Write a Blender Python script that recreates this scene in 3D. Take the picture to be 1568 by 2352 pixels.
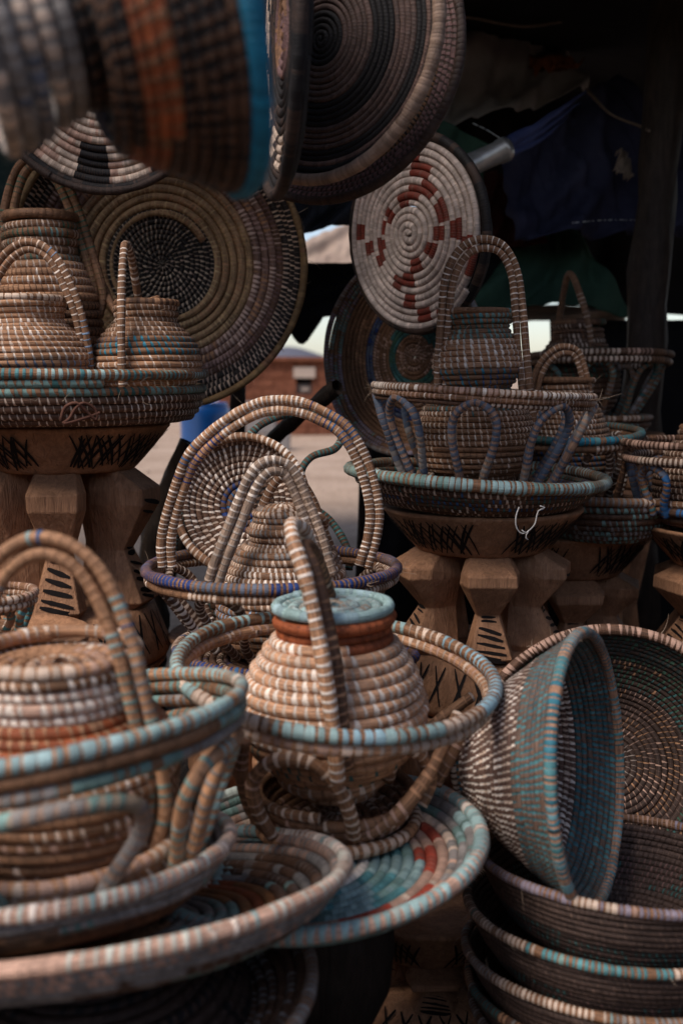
import bpy, bmesh, math, random
import numpy as np
from mathutils import Vector, Matrix, Quaternion, noise as mnoise
R_ = math.radians
PI = math.pi
random.seed(7)
rng = np.random.default_rng(11)
scene = bpy.context.scene
for o in list(bpy.data.objects):
    bpy.data.objects.remove(o)
COL = scene.collection

# ------------------------------------------------------------------ camera
PITCH = 7.82
CAMZ = 1.0
F = 2287.0
cam_d = bpy.data.cameras.new('camera')
cam = bpy.data.objects.new('camera', cam_d)
COL.objects.link(cam)
cam.location = (0, 0, CAMZ)
cam.rotation_euler = (R_(90 - PITCH), 0, 0)
cam_d.sensor_fit = 'VERTICAL'
cam_d.sensor_height = 36
cam_d.sensor_width = 24
cam_d.lens = 35.0
cam_d.clip_start = 0.05
cam_d.clip_end = 4000
cam_d.dof.use_dof = True
cam_d.dof.focus_distance = 1.72
cam_d.dof.aperture_fstop = 3.0
cam_d.dof.aperture_blades = 9
scene.camera = cam

# ------------------------------------------------------------------ world, sun, exposure
world = bpy.data.worlds.new("World")
scene.world = world
world.use_nodes = True
wn = world.node_tree.nodes
wl = world.node_tree.links
wn.clear()
SUN_EL, SUN_AZ = 53, 232      # azimuth clockwise from +Y
sky = wn.new('ShaderNodeTexSky')
sky.sky_type = 'NISHITA'
sky.sun_disc = False
sky.sun_elevation = R_(SUN_EL)
sky.sun_rotation = R_(SUN_AZ)
sky.air_density = 1.0
sky.dust_density = 1.0
sky.ozone_density = 3.0
hs = wn.new('ShaderNodeHueSaturation')
hs.inputs['Saturation'].default_value = 0.85
tint = wn.new('ShaderNodeMix')
tint.data_type = 'RGBA'
tint.blend_type = 'MULTIPLY'
tint.inputs[0].default_value = 1.0
tint.inputs[7].default_value = (1.0, 0.93, 0.89, 1)
bg = wn.new('ShaderNodeBackground')
bg.inputs['Strength'].default_value = 0.075
wo = wn.new('ShaderNodeOutputWorld')
wl.new(sky.outputs[0], hs.inputs['Color'])
wl.new(hs.outputs[0], tint.inputs[6])
wl.new(tint.outputs[2], bg.inputs['Color'])
wl.new(bg.outputs[0], wo.inputs['Surface'])

sun_d = bpy.data.lights.new('sun', 'SUN')
sun_d.energy = 1.5
sun_d.angle = R_(32)
sun_d.color = (1.0, 0.93, 0.86)
sun = bpy.data.objects.new('sun', sun_d)
COL.objects.link(sun)
sdir = Vector((math.sin(R_(SUN_AZ)) * math.cos(R_(SUN_EL)), math.cos(R_(SUN_AZ)) * math.cos(R_(SUN_EL)), math.sin(R_(SUN_EL))))
sun.rotation_euler = sdir.to_track_quat('Z', 'Y').to_euler()
sun.location = (0, -3, 8)

vs = scene.view_settings
vs.view_transform = 'Standard'
vs.look = 'None'
vs.exposure = 1.35
vs.gamma = 1.0
vs.use_curve_mapping = False

# ------------------------------------------------------------------ placement helpers
SP, CP = math.sin(R_(PITCH)), math.cos(R_(PITCH))
def Z(py, y):
    """height of a point y metres ahead that is seen at picture row py"""
    v = (py - 1176) / F
    return CAMZ + y * (-SP - v * CP) / (CP - v * SP)
def depth(y, z): return y * CP - (z - CAMZ) * SP
def W(px, y, z):
    return Vector(((px - 784) / F * depth(y, z), y, z))
def WP(px, py, y): return W(px, y, Z(py, y))

# ------------------------------------------------------------------ object helpers
def link(name, me, mat=None, parent=None):
    o = bpy.data.objects.new(name, me)
    COL.objects.link(o)
    if mat: me.materials.append(mat)
    if parent: o.parent = parent
    return o
def tag(o, label, cat, group=None, kind=None):
    if label: o['label'] = label
    if cat: o['category'] = cat
    if group: o['group'] = group
    if kind: o['kind'] = kind
    return o
def empty(name, loc, label, cat, group=None):
    o = bpy.data.objects.new(name, None)
    COL.objects.link(o)
    o.empty_display_size = .05
    o.location = loc
    return tag(o, label, cat, group)
def orient(o, n, spin=0):
    q = Vector(n).normalized().to_track_quat('Z', 'Y')
    o.rotation_mode = 'QUATERNION'
    o.rotation_quaternion = q @ Quaternion((0, 0, 1), spin)
def tilt(o, toward=0, right_up=0, yaw=0):
    """degrees: rim tipped toward the viewer; right side raised; turn about its own axis"""
    q = Quaternion((0, 1, 0), R_(-right_up)) @ Quaternion((1, 0, 0), R_(toward)) @ Quaternion((0, 0, 1), R_(yaw))
    o.rotation_mode = 'QUATERNION'
    o.rotation_quaternion = q

def mesh_np(name, verts, quads, smooth=True):
    me = bpy.data.meshes.new(name)
    nv, nf = len(verts), len(quads)
    k = quads.shape[1]
    me.vertices.add(nv)
    me.vertices.foreach_set('co', np.asarray(verts, dtype=np.float32).ravel())
    me.loops.add(nf * k)
    me.loops.foreach_set('vertex_index', np.asarray(quads, dtype=np.int32).ravel())
    me.polygons.add(nf)
    me.polygons.foreach_set('loop_start', np.arange(0, nf * k, k, dtype=np.int32))
    me.polygons.foreach_set('use_smooth', np.full(nf, smooth))
    me.update(calc_edges=True)
    return me

# ------------------------------------------------------------------ materials
class NT:
    def __init__(s, name):
        s.m = bpy.data.materials.new(name); s.m.use_nodes = True
        s.t = s.m.node_tree; s.n = s.t.nodes; s.n.clear()
        s.out = s.n.new('ShaderNodeOutputMaterial')
        s.b = s.n.new('ShaderNodeBsdfPrincipled')
        s.t.links.new(s.b.outputs[0], s.out.inputs[0])
    def put(s, v, sock):
        if isinstance(v, bpy.types.NodeSocket): s.t.links.new(v, sock)
        elif v is not None: sock.default_value = v
    def math(s, op, a, b=None, c=None, clamp=False):
        n = s.n.new('ShaderNodeMath'); n.operation = op; n.use_clamp = clamp
        s.put(a, n.inputs[0])
        if b is not None: s.put(b, n.inputs[1])
        if c is not None: s.put(c, n.inputs[2])
        return n.outputs[0]
    def mr(s, v, a, b, c=0., d=1., smooth=False):
        n = s.n.new('ShaderNodeMapRange')
        if smooth: n.interpolation_type = 'SMOOTHSTEP'
        s.put(v, n.inputs[0]); s.put(a, n.inputs[1]); s.put(b, n.inputs[2]); s.put(c, n.inputs[3]); s.put(d, n.inputs[4])
        return n.outputs[0]
    def mix(s, f, a, b, mode='MIX'):
        n = s.n.new('ShaderNodeMix'); n.data_type = 'RGBA'; n.blend_type = mode
        s.put(f, n.inputs[0]); s.put(a, n.inputs[6]); s.put(b, n.inputs[7])
        return n.outputs[2]
    def noise(s, vec, scale, detail=3, rough=.55, dist=0):
        n = s.n.new('ShaderNodeTexNoise'); s.put(vec, n.inputs['Vector'])
        n.inputs['Scale'].default_value = scale; n.inputs['Detail'].default_value = detail
        n.inputs['Roughness'].default_value = rough; n.inputs['Distortion'].default_value = dist
        return n.outputs[0]
    def comb(s, x, y, z):
        n = s.n.new('ShaderNodeCombineXYZ'); s.put(x, n.inputs[0]); s.put(y, n.inputs[1]); s.put(z, n.inputs[2]); return n.outputs[0]
    def coord(s, which='Object'):
        return s.n.new('ShaderNodeTexCoord').outputs[which]
    def mapping(s, vec, scale):
        n = s.n.new('ShaderNodeMapping'); s.put(vec, n.inputs[0]); n.inputs['Scale'].default_value = scale; return n.outputs[0]
    def bump(s, h, strength=.5, dist=.001, normal=None):
        n = s.n.new('ShaderNodeBump'); s.put(h, n.inputs['Height']); n.inputs['Strength'].default_value = strength
        n.inputs['Distance'].default_value = dist
        if normal: s.put(normal, n.inputs['Normal'])
        return n.outputs[0]

def make_coil_mat():
    s = NT('coiled_grass')
    uv = s.n.new('ShaderNodeUVMap'); uv.uv_map = 'UVMap'
    sep = s.n.new('ShaderNodeSeparateXYZ'); s.t.links.new(uv.outputs[0], sep.inputs[0])
    u, v = sep.outputs[0], sep.outputs[1]
    st = s.n.new('ShaderNodeAttribute'); st.attribute_name = 'stitch'
    sw = s.n.new('ShaderNodeAttribute'); sw.attribute_name = 'straw'
    oi = s.n.new('ShaderNodeObjectInfo'); rnd = s.math('MULTIPLY', oi.outputs['Random'], 37.0)
    wob = s.noise(s.comb(s.math('MULTIPLY', u, .9), s.math('MULTIPLY', v, 2.0), rnd), 1.0, 2)
    x = s.math('ADD', u, s.math('MULTIPLY', s.math('SINE', s.math('MULTIPLY', v, 2 * PI)), .13))
    x = s.math('ADD', x, s.math('MULTIPLY', s.math('SUBTRACT', wob, .5), .3))
    idx = s.math('FLOOR', x); fr = s.math('FRACT', x)
    wnz = s.n.new('ShaderNodeTexWhiteNoise'); wnz.noise_dimensions = '2D'
    s.t.links.new(s.comb(idx, rnd, 0), wnz.inputs['Vector'])
    r1 = wnz.outputs['Value']
    d = s.math('ABSOLUTE', s.math('SUBTRACT', fr, .5))
    cov = st.outputs['Alpha']
    taper = s.math('SUBTRACT', .92, s.math('MULTIPLY', s.math('SINE', s.math('MULTIPLY', v, 2 * PI)), .38))
    half = s.math('MULTIPLY', s.math('MULTIPLY', s.math('MULTIPLY', cov, .5), taper), s.math('MULTIPLY', s.mr(r1, 0, 1, .55, 1.3), s.mr(r1, .03, .05, 0., 1.)))
    m = s.mr(d, s.math('ADD', half, .05), s.math('SUBTRACT', half, .05), 0., 1., True)
    full = s.mr(cov, .9, .98, 0., 1.)
    groove = s.mr(d, .36, .49, 1., 0., True)
    mcol = s.math('MAXIMUM', m, full)
    # long straw fibres along the coil
    fib = s.noise(s.comb(s.math('MULTIPLY', u, .35), s.math('MULTIPLY', v, 22.0), rnd), 1.0, 4, .6)
    strf = s.noise(s.comb(s.math('MULTIPLY', x, 11.0), s.math('MULTIPLY', v, 2.5), rnd), 1.0, 2, .6)
    obj = s.coord('Object')
    big = s.noise(obj, 9.0, 4, .6)
    big2 = s.noise(obj, 55.0, 3, .6)
    c_straw = s.mix(1.0, sw.outputs['Color'], s.mr(fib, .3, .7, .4, 1.6), 'MULTIPLY')
    c_st = s.mix(1.0, st.outputs['Color'], s.math('MULTIPLY', s.mr(r1, 0, 1, .72, 1.15), s.mr(strf, .25, .75, .72, 1.18)), 'MULTIPLY')
    c = s.mix(mcol, c_straw, c_st)
    c = s.mix(1.0, c, s.math('MULTIPLY', s.mr(big, .3, .7, .72, 1.15), s.mr(big2, .3, .7, .82, 1.12)), 'MULTIPLY')
    s.t.links.new(c, s.b.inputs['Base Color'])
    s.put(s.mr(fib, 0, 1, .5, .85), s.b.inputs['Roughness'])
    s.b.inputs['Specular IOR Level'].default_value = .3
    h_st = s.math('MULTIPLY', m, s.math('SUBTRACT', 1.0, s.math('MULTIPLY', s.math('MULTIPLY', d, d), 2.2)))
    h_full = s.math('MULTIPLY', full, groove)
    h = s.math('ADD', s.math('MULTIPLY', s.math('MAXIMUM', h_st, h_full), .6), s.math('MULTIPLY', fib, .8))
    h = s.math('ADD', h, s.math('MULTIPLY', strf, .25))
    s.t.links.new(s.bump(h, .9, .0014), s.b.inputs['Normal'])
    return s.m
COIL = make_coil_mat()

def make_wood(name, c1, c2, scale=1., gouge=.5, axis=(6, 6, 1), rough=.7):
    s = NT(name)
    obj = s.coord('Object')
    v = s.mapping(obj, axis)
    n1 = s.noise(v, 14 * scale, 5, .6, 1.2)
    n2 = s.noise(obj, 6 * scale, 4, .6)
    n3 = s.noise(obj, 70 * scale, 3, .6)
    c = s.mix(s.mr(n1, .3, .7), c1 + (1,), c2 + (1,))
    c = s.mix(1., c, s.math('MULTIPLY', s.mr(n2, .3, .7, .62, 1.15), s.mr(n3, .3, .7, .85, 1.1)), 'MULTIPLY')
    s.t.links.new(c, s.b.inputs['Base Color'])
    s.b.inputs['Roughness'].default_value = rough
    s.b.inputs['Specular IOR Level'].default_value = .25
    vor = s.n.new('ShaderNodeTexVoronoi'); s.t.links.new(obj, vor.inputs['Vector']); vor.inputs['Scale'].default_value = 34 * scale
    h = s.math('ADD', n1, s.math('MULTIPLY', vor.outputs['Distance'], gouge))
    gr = s.noise(s.mapping(obj, (axis[0] * 5, axis[1] * 5, axis[2])), 16 * scale, 3, .5, .4)
    c = s.mix(s.mr(gr, .60, .68), c, tuple(q * .45 for q in c1) + (1,))
    s.t.links.new(c, s.b.inputs['Base Color'])
    s.t.links.new(s.bump(s.math('ADD', h, s.math('MULTIPLY', gr, .4)), .8, .005), s.b.inputs['Normal'])
    return s.m
WOOD = make_wood('carved_wood', (.50, .25, .13), (.30, .145, .075))
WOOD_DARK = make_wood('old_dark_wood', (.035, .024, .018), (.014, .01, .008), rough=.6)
BARK = make_wood('weathered_bark', (.06, .038, .026), (.022, .014, .01), .6, .8)
def simple(name, c, rough=.8, var=.3, scale=8, spec=.2, bump=.3, bscale=60, metal=0, c2=None):
    s = NT(name)
    obj = s.coord('Object')
    n = s.noise(obj, scale, 5, .6)
    n2 = s.noise(obj, bscale, 3, .6)
    base = s.mix(s.mr(n, .35, .65), tuple(c) + (1,), tuple(c2 or c) + (1,))
    col = s.mix(1., base, s.mr(n2, .3, .7, 1 - var, 1 + var * .5), 'MULTIPLY')
    s.t.links.new(col, s.b.inputs['Base Color'])
    s.b.inputs['Roughness'].default_value = rough
    s.b.inputs['Specular IOR Level'].default_value = spec
    s.b.inputs['Metallic'].default_value = metal
    s.t.links.new(s.bump(n2, bump, .004), s.b.inputs['Normal'])
    return s.m
BURNT = simple('burnt_wood', (.012, .008, .007), .8, .4)

# ------------------------------------------------------------------ colours (linear albedo)
WHITE = (.82, .69, .58); CREAM = (.62, .46, .35); STRAW = (.22, .108, .055); TAN = (.39, .20, .105); DSTRAW = (.11, .054, .031)
PINK = (.48, .29, .21)
TEAL = (.085, .23, .24); PTEAL = (.30, .42, .40); DTEAL = (.045, .13, .12); GTEAL = (.17, .27, .24); CYAN = (.035, .22, .30)
BLUE = (.035, .12, .27); NAVY = (.02, .045, .17); SLATE = (.12, .135, .175); PBLUE = (.25, .36, .50)
ORANGE = (.34, .085, .028); RUST = (.26, .065, .022); RED = (.26, .038, .020); BLACK = (.012, .009, .009); OLIVE = (.22, .13, .055)
PURPLE = (.16, .085, .08); GREY = (.25, .22, .20); GREEN = (.05, .11, .07); DBROWN = (.05, .028, .02); MAUVE = (.27, .22, .26)

# ------------------------------------------------------------------ coil sweeps
def catmull(pts, step):
    P = [np.array(p, float) for p in pts]
    P = [2 * P[0] - P[1]] + P + [2 * P[-1] - P[-2]]
    out = []
    for i in range(1, len(P) - 2):
        for t in np.linspace(0, 1, 24, endpoint=False):
            a, b, c, d = P[i - 1], P[i], P[i + 1], P[i + 2]
            out.append(.5 * ((2 * b) + (-a + c) * t + (2 * a - 5 * b + 4 * c - d) * t * t + (-a + 3 * b - 3 * c + d) * t ** 3))
    out.append(P[-2]); out = np.array(out)
    L = np.concatenate([[0], np.cumsum(np.linalg.norm(np.diff(out, axis=0), axis=1))])
    n = max(3, int(L[-1] / step) + 1)
    s = np.linspace(0, L[-1], n)
    return np.stack([np.interp(s, L, out[:, k]) for k in range(out.shape[1])], 1)

def band_colours(s01, stitch_idx, bands, seed):
    """per segment stitch colour+coverage and straw colour.  band = (end, [colours], cover, straw)"""
    r = np.random.default_rng(seed)
    n = len(s01)
    st = np.zeros((n, 4)); sw = np.ones((n, 4))
    nst = int(stitch_idx.max()) + 2
    # colours change in runs of stitches, as when the weaver takes up another strand
    runs = np.zeros(nst); cur = r.random(); i = 0
    while i < nst:
        ln = int(r.integers(3, 16)); runs[i:i + ln] = r.random(); i += ln
    one = r.random(nst)
    rv = np.where(one < .12, r.random(nst), runs)
    jit = 1 + (r.random(nst) - .5) * .25
    bi = np.zeros(n, int)
    ends = [b[0] for b in bands]
    bi = np.clip(np.searchsorted(ends, s01, side='left'), 0, len(bands) - 1)
    for k, b in enumerate(bands):
        msk = bi == k
        if not msk.any(): continue
        cols = np.array(b[1], float).reshape(-1, 3)
        ci = np.minimum((rv[stitch_idx[msk]] * len(cols)).astype(int), len(cols) - 1)
        st[msk, :3] = cols[ci] * jit[stitch_idx[msk]][:, None]
        st[msk, 3] = b[2]
        sw[msk, :3] = b[3]
    return st, sw

def tube_mesh(name, c, N, B, rad, per, sub, bands, s01, seed, sides=8, caps=True, flat=1.0, override=None, th=None):
    """c: centres (n,3); N,B: section frame; rad: (n,)"""
    n = len(c)
    phi = np.linspace(0, 2 * PI, sides, endpoint=False)
    co = c[:, None, :] + rad[:, None, None] * (np.cos(phi)[None, :, None] * N[:, None, :] + flat * np.sin(phi)[None, :, None] * B[:, None, :])
    verts = co.reshape(-1, 3)
    i = np.arange(n - 1)[:, None]; j = np.arange(sides)[None, :]
    a = i * sides + j; b = i * sides + (j + 1) % sides
    quads = np.stack([a, b, b + sides, a + sides], -1).reshape(-1, 4)
    nf0 = len(quads)
    if caps:   # close both ends with small quads fans
        cap = []
        h = sides // 2
        for base, rev in ((0, True), ((n - 1) * sides, False)):
            for q in range(h - 1):
                f = [base + q, base + q + 1, base + sides - q - 2, base + sides - q - 1]
                cap.append(f[::-1] if rev else f)
        quads = np.concatenate([quads, np.array(cap)], 0)
    me = mesh_np(name, verts, quads)
    # uv
    uvl = me.uv_layers.new(name='UVMap')
    seg = np.repeat(np.arange(n - 1), sides); jj = np.tile(np.arange(sides), n - 1)
    U0 = seg / sub; U1 = (seg + 1) / sub; V0 = jj / sides; V1 = (jj + 1) / sides
    # v=0 sits at the inner side (phase shifted by a quarter turn)
    uv = np.stack([U0, V0, U0, V1, U1, V1, U1, V0], 1).reshape(-1, 2)
    ncap = (len(quads) - nf0) * 4
    uv = np.concatenate([uv, np.full((ncap, 2), .5)], 0)
    uvl.data.foreach_set('uv', uv.astype(np.float32).ravel())
    sidx = (np.arange(n - 1) // sub).astype(int)
    sm = .5 * (s01[:-1] + s01[1:])
    st, sw = band_colours(sm, sidx, bands, seed)
    if override is not None: override(st, sw, sm, .5 * (th[:-1] + th[1:]))
    st = np.repeat(st, sides, 0); sw = np.repeat(sw, sides, 0)
    nc = len(quads) - nf0
    if nc:
        st = np.concatenate([st, np.tile(st[-1], (nc, 1))]); sw = np.concatenate([sw, np.tile(sw[-1], (nc, 1))])
    for nm, dat in (('stitch', st), ('straw', sw)):
        at = me.attributes.new(nm, 'FLOAT_COLOR', 'FACE')
        at.data.foreach_set('color', dat.astype(np.float32).ravel())
    return me

def wobble(P, seed, amp):
    """hand-made unevenness: smooth low frequency push of every point"""
    r = np.random.default_rng(seed + 501)
    out = P.copy()
    for k in range(3):
        f = r.normal(0, 1, (3, 3)) * 14; ph = r.random((3, 3)) * 6.28
        out[:, k] += amp * sum(np.sin(P @ f[m] + ph[k, m]) for m in range(3)) / 3
    return out

seedc = [100]
def coil_body(name, prof, parent, pitch, per, bands, sub=2, sides=8, seed=None, amp=.0025, fat=.56, override=None, start=None):
    """a body coiled in one continuous spiral. prof: [(r, z)] from the first coil to the last"""
    if seed is None: seedc[0] += 1; seed = seedc[0]
    pr = catmull([(a, b) for a, b in prof], .002)
    L = np.concatenate([[0], np.cumsum(np.linalg.norm(np.diff(pr, axis=0), axis=1))])
    tot = L[-1]
    turns = tot / pitch
    # walk along the spiral with steps per/sub
    step = per / sub
    th = [0.0]; t = 0.0
    cnt = 0; drift = random.uniform(.1, .6)
    while t < turns:
        # the same number of stitches per round until the round has grown too much: they line up from coil to coil
        r = max(.5 * pitch, np.interp(t * pitch, L, pr[:, 0]))
        want = max(12.0, 2 * PI * r / per)
        if cnt == 0 or abs(want - cnt) / cnt > .24: cnt = round(want * 1.08 if want > cnt > 0 else want)
        t += 1 / ((cnt + drift) * sub)
        th.append(t)
    th = np.array(th); th[-1] = turns
    s = th * pitch
    ang = th * 2 * PI + (start or 0)
    r = np.interp(s, L, pr[:, 0]); z = np.interp(s, L, pr[:, 1])
    e = .002
    dr = np.interp(np.minimum(s + e, tot), L, pr[:, 0]) - np.interp(np.maximum(s - e, 0), L, pr[:, 0])
    dz = np.interp(np.minimum(s + e, tot), L, pr[:, 1]) - np.interp(np.maximum(s - e, 0), L, pr[:, 1])
    ln = np.sqrt(dr * dr + dz * dz) + 1e-9; dr /= ln; dz /= ln
    ca, sa = np.cos(ang), np.sin(ang)
    c = np.stack([r * ca, r * sa, z], 1)
    B = np.stack([dr * ca, dr * sa, dz], 1)            # along the profile
    N = np.stack([dz * ca, dz * sa, -dr], 1)           # outward
    rr = np.random.default_rng(seed)
    radn = pitch * fat * (1 + .08 * np.interp(np.arange(len(th)), np.arange(0, len(th) + 40, 20), rr.normal(0, 1, len(np.arange(0, len(th) + 40, 20)))))
    radn[:13] *= 1.22
    c = wobble(c, seed, amp)
    me = tube_mesh(name, c, N, B, radn, per, sub, bands, s / tot, seed, sides, override=override, th=ang)
    return link(name, me, COIL, parent)

def coil_tube(name, pts, parent, rad, per, cols, cover, straw, sub=2, sides=8, seed=None, amp=.0015, bands=None, mat=None):
    if seed is None: seedc[0] += 1; seed = seedc[0]
    c = catmull(pts, per / sub)
    n = len(c)
    T = np.gradient(c, axis=0); T /= np.linalg.norm(T, axis=1)[:, None] + 1e-9
    N = np.zeros_like(c); v = np.cross(T[0], [0.13, .97, .2]); v /= np.linalg.norm(v)
    for i in range(n):
        v = v - T[i] * v.dot(T[i]); v /= np.linalg.norm(v) + 1e-9; N[i] = v
    B = np.cross(T, N)
    c = wobble(c, seed, amp)
    rr = np.random.default_rng(seed)
    m = max(2, n // 6 + 2)
    radn = rad * (1 + .05 * np.interp(np.arange(n), np.linspace(0, n, m), rr.normal(0, 1, m)))
    me = tube_mesh(name, c, N, B, radn, per, sub, bands or [(1, cols, cover, straw)], np.linspace(0, 1, n), seed, sides)
    return link(name, me, mat or COIL, parent)

def hairs(parent, pts, n, seed, length=.03, name='stray_straw'):
    """loose ends of straw sticking out of the coils"""
    r = np.random.default_rng(seed)
    V = []; Q = []
    for _ in range(n):
        p = pts[r.integers(len(pts))]
        out = np.array([p[0], p[1], 0]); out = out / (np.linalg.norm(out) + 1e-6)
        d = out * .6 + r.normal(0, .7, 3); d /= np.linalg.norm(d)
        bend = r.normal(0, .6, 3); w = .00035 + r.random() * .00035; Ls = length * (.3 + r.random())
        side = np.cross(d, bend); side /= np.linalg.norm(side) + 1e-9
        up = np.cross(side, d)
        b = len(V); K = 5
        for k in range(K):
            t = k / (K - 1); q = np.array(p) + d * Ls * t + bend * Ls * t * t * .6
            ww = w * (1 - .6 * t)
            for a in range(3):
                V.append(q + ww * (math.cos(a * 2.094) * side + math.sin(a * 2.094) * up))
        for k in range(K - 1):
            for a in range(3):
                Q.append([b + k * 3 + a, b + k * 3 + (a + 1) % 3, b + k * 3 + 3 + (a + 1) % 3, b + k * 3 + 3 + a])
    me = mesh_np(name, np.array(V), np.array(Q))
    o = link(name, me, HAIR, parent); o['kind'] = 'stuff'
    return o
HAIR = simple('loose_straw', (.42, .30, .21), .7)
def rim_pts(r, z, n=40): return [(r * math.cos(a), r * math.sin(a), z) for a in np.linspace(0, 2 * PI, n, endpoint=False)]

def ring(name, parent, r, z, rad, per, cols, cover, straw, turns=1.0, rise=0, sub=2, ang0=1.9, wob=.0, amp=.0012, ov=1.0):
    """a rim: a coil laid round, overlapping itself a little where it ends"""
    n = int(32 * turns) + 3
    pts = []
    for i in range(n):
        t = i / (n - 1) * turns * 1.01
        a = ang0 + t * 2 * PI
        pts.append((r * math.cos(a), r * ov * math.sin(a), z + rise * t + wob * math.sin(2 * a)))
    return coil_tube(name, pts, parent, rad, per, cols, cover, straw, sub=sub, amp=amp)

def arch(name, parent, pts, rad, per, cols, cover, straw, gap=None, twin=True, y=0, yaw=0, sub=2, bands=None):
    """handle of one or two coils. pts in the handle's own plane (x, z)"""
    c, s = math.cos(R_(yaw)), math.sin(R_(yaw))
    def mk(P): return [(x * c - yy * s, x * s + yy * c, z) for x, yy, z in P]
    P3 = [(p[0], y if len(p) == 2 else p[2], p[1]) for p in pts]
    o = coil_tube(name, mk(P3), parent, rad, per, cols, cover, straw, sub=sub, bands=bands)
    if twin:
        g = gap or rad * 1.95
        cx = sum(p[0] for p in P3) / len(P3)
        A = np.array(P3); T = np.gradient(A, axis=0); Nn = np.stack([T[:, 2], T[:, 1] * 0, -T[:, 0]], 1); Nn /= np.linalg.norm(Nn, axis=1)[:, None]
        if (Nn[len(A) // 2] @ np.array([0, 0, 1])) > 0: Nn = -Nn
        B = A + Nn * g
        coil_tube(name, mk([tuple(q) for q in B]), parent, rad, per, cols, cover, straw, sub=sub, bands=bands)
    return o

def loops(parent, n, r0, z0, r1, z1, rad, per, cols, cover, straw, a0=-90, w0=.35, w1=.9, span=360, name='support_loop', sub=2, skip=()):
    """inverted-U loops standing on the foot and carrying the rim"""
    for k in range(n):
        if k in skip: continue
        a = R_(a0 + k * span / n)
        da = PI / n
        pts = []
        for x, h in ((-w0, 0), (-w0 * 1.1, .25), (-w1 * .86, .62), (-w1 * .72, .86), (0, 1.0), (w1 * .72, .86), (w1 * .86, .62), (w0 * 1.1, .25), (w0, 0)):
            rr = r0 + (r1 - r0) * h ** .8
            aa = a + x * da * (1 if h > .1 else 1.1)
            pts.append((rr * math.cos(aa), rr * math.sin(aa), z0 + (z1 - z0) * h))
        coil_tube(name, pts, parent, rad, per, cols, cover, straw, sub=sub, seed=1000 + k + int(r1 * 1e4))

# ------------------------------------------------------------------ ground, sky side, far things
def grid_sheet(name, fn, nu, nv, mat, parent=None, thick=0, smooth=True):
    V = np.array([fn(i / nu, j / nv) for j in range(nv + 1) for i in range(nu + 1)], float)
    Q = np.array([[j * (nu + 1) + i, j * (nu + 1) + i + 1, (j + 1) * (nu + 1) + i + 1, (j + 1) * (nu + 1) + i] for j in range(nv) for i in range(nu)])
    me = mesh_np(name, V, Q, smooth)
    o = link(name, me, mat, parent)
    if thick:
        md = o.modifiers.new('thickness', 'SOLIDIFY'); md.thickness = thick
    return o

SAND = simple('sand', (.44, .32, .24), .95, .35, 1.6, .1, .9, 22, c2=(.33, .23, .165))
def ground_fn(u, v):
    x = (u - .5) * 2; y = v * 2 - .2
    X = 600 * x * abs(x) ** 2.2; Y = -6 + 700 * max(0, y) ** 3 if y > 0 else -6 + y * 40
    h = .03 * mnoise.noise(Vector((X * .8, Y * .8, 0))) if abs(X) < 30 and Y < 60 else 0
    h = h * (0 if (abs(X) < 2.5 and -1 < Y < 4) else 1)
    return (X, Y, h)
g = grid_sheet('ground', ground_fn, 140, 160, SAND); g['kind'] = 'structure'

MATC = simple('mat_cloth', (.035, .028, .025), .95, .4, 5, .1, .4, 90)
m_ = grid_sheet('bounce_blocking_mat', lambda u, v: (-1.6 + 3.6 * u, -.3 + 3.6 * v, .010 + .004 * mnoise.noise(Vector((u * 9, v * 9, 0)))), 30, 30, MATC, None, .004)  # mat added to darken the undersides: less light bounces up from the sand
tag(m_, 'added dark mat under all the stools, cutting light bounced off the sand', 'mat')
HILL = simple('far_hills', (.115, .115, .14), 1., .15, .01, 0, 0)  # the bluish grey of distant haze is put into the colour
def hill_fn(u, v):
    X = -500 + 1000 * u
    H = 9 + 6 * mnoise.noise(Vector((u * 5.0 + 3.1, .2, 0))) + 4 * mnoise.noise(Vector((u * 30, 4.2, 0))) + 9 * math.exp(-((X + 32) / 22) ** 2)
    prof = math.sin(v * PI) ** .8
    return (X, 560 + 120 * v, -2 + max(2, H) * prof)
h = grid_sheet('hills', hill_fn, 400, 14, HILL); h['kind'] = 'structure'

# mud brick building far behind
def box_bm(bm, x0, x1, y0, y1, z0, z1, jit=0):
    vs_ = [bm.verts.new((x + random.uniform(-jit, jit), y + random.uniform(-jit, jit), z + random.uniform(-jit, jit))) for x in (x0, x1) for y in (y0, y1) for z in (z0, z1)]
    for f in ((0, 1, 3, 2), (4, 6, 7, 5), (0, 4, 5, 1), (2, 3, 7, 6), (0, 2, 6, 4), (1, 5, 7, 3)):
        bm.faces.new([vs_[i] for i in f])
def bm_obj(name, bm, mat, parent=None, bevel=0):
    bmesh.ops.recalc_face_normals(bm, faces=bm.faces)
    me = bpy.data.meshes.new(name); bm.to_mesh(me); bm.free()
    o = link(name, me, mat, parent)
    if bevel:
        md = o.modifiers.new('bevel', 'BEVEL'); md.width = bevel; md.segments = 2
    return o
MUD = simple('mud_brick', (.20, .075, .042), .95, .35, 1.5, .1, .6, 14, c2=(.13, .05, .03))
PLASTER = simple('pale_plaster', (.42, .33, .27), .9, .2, 3)
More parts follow.
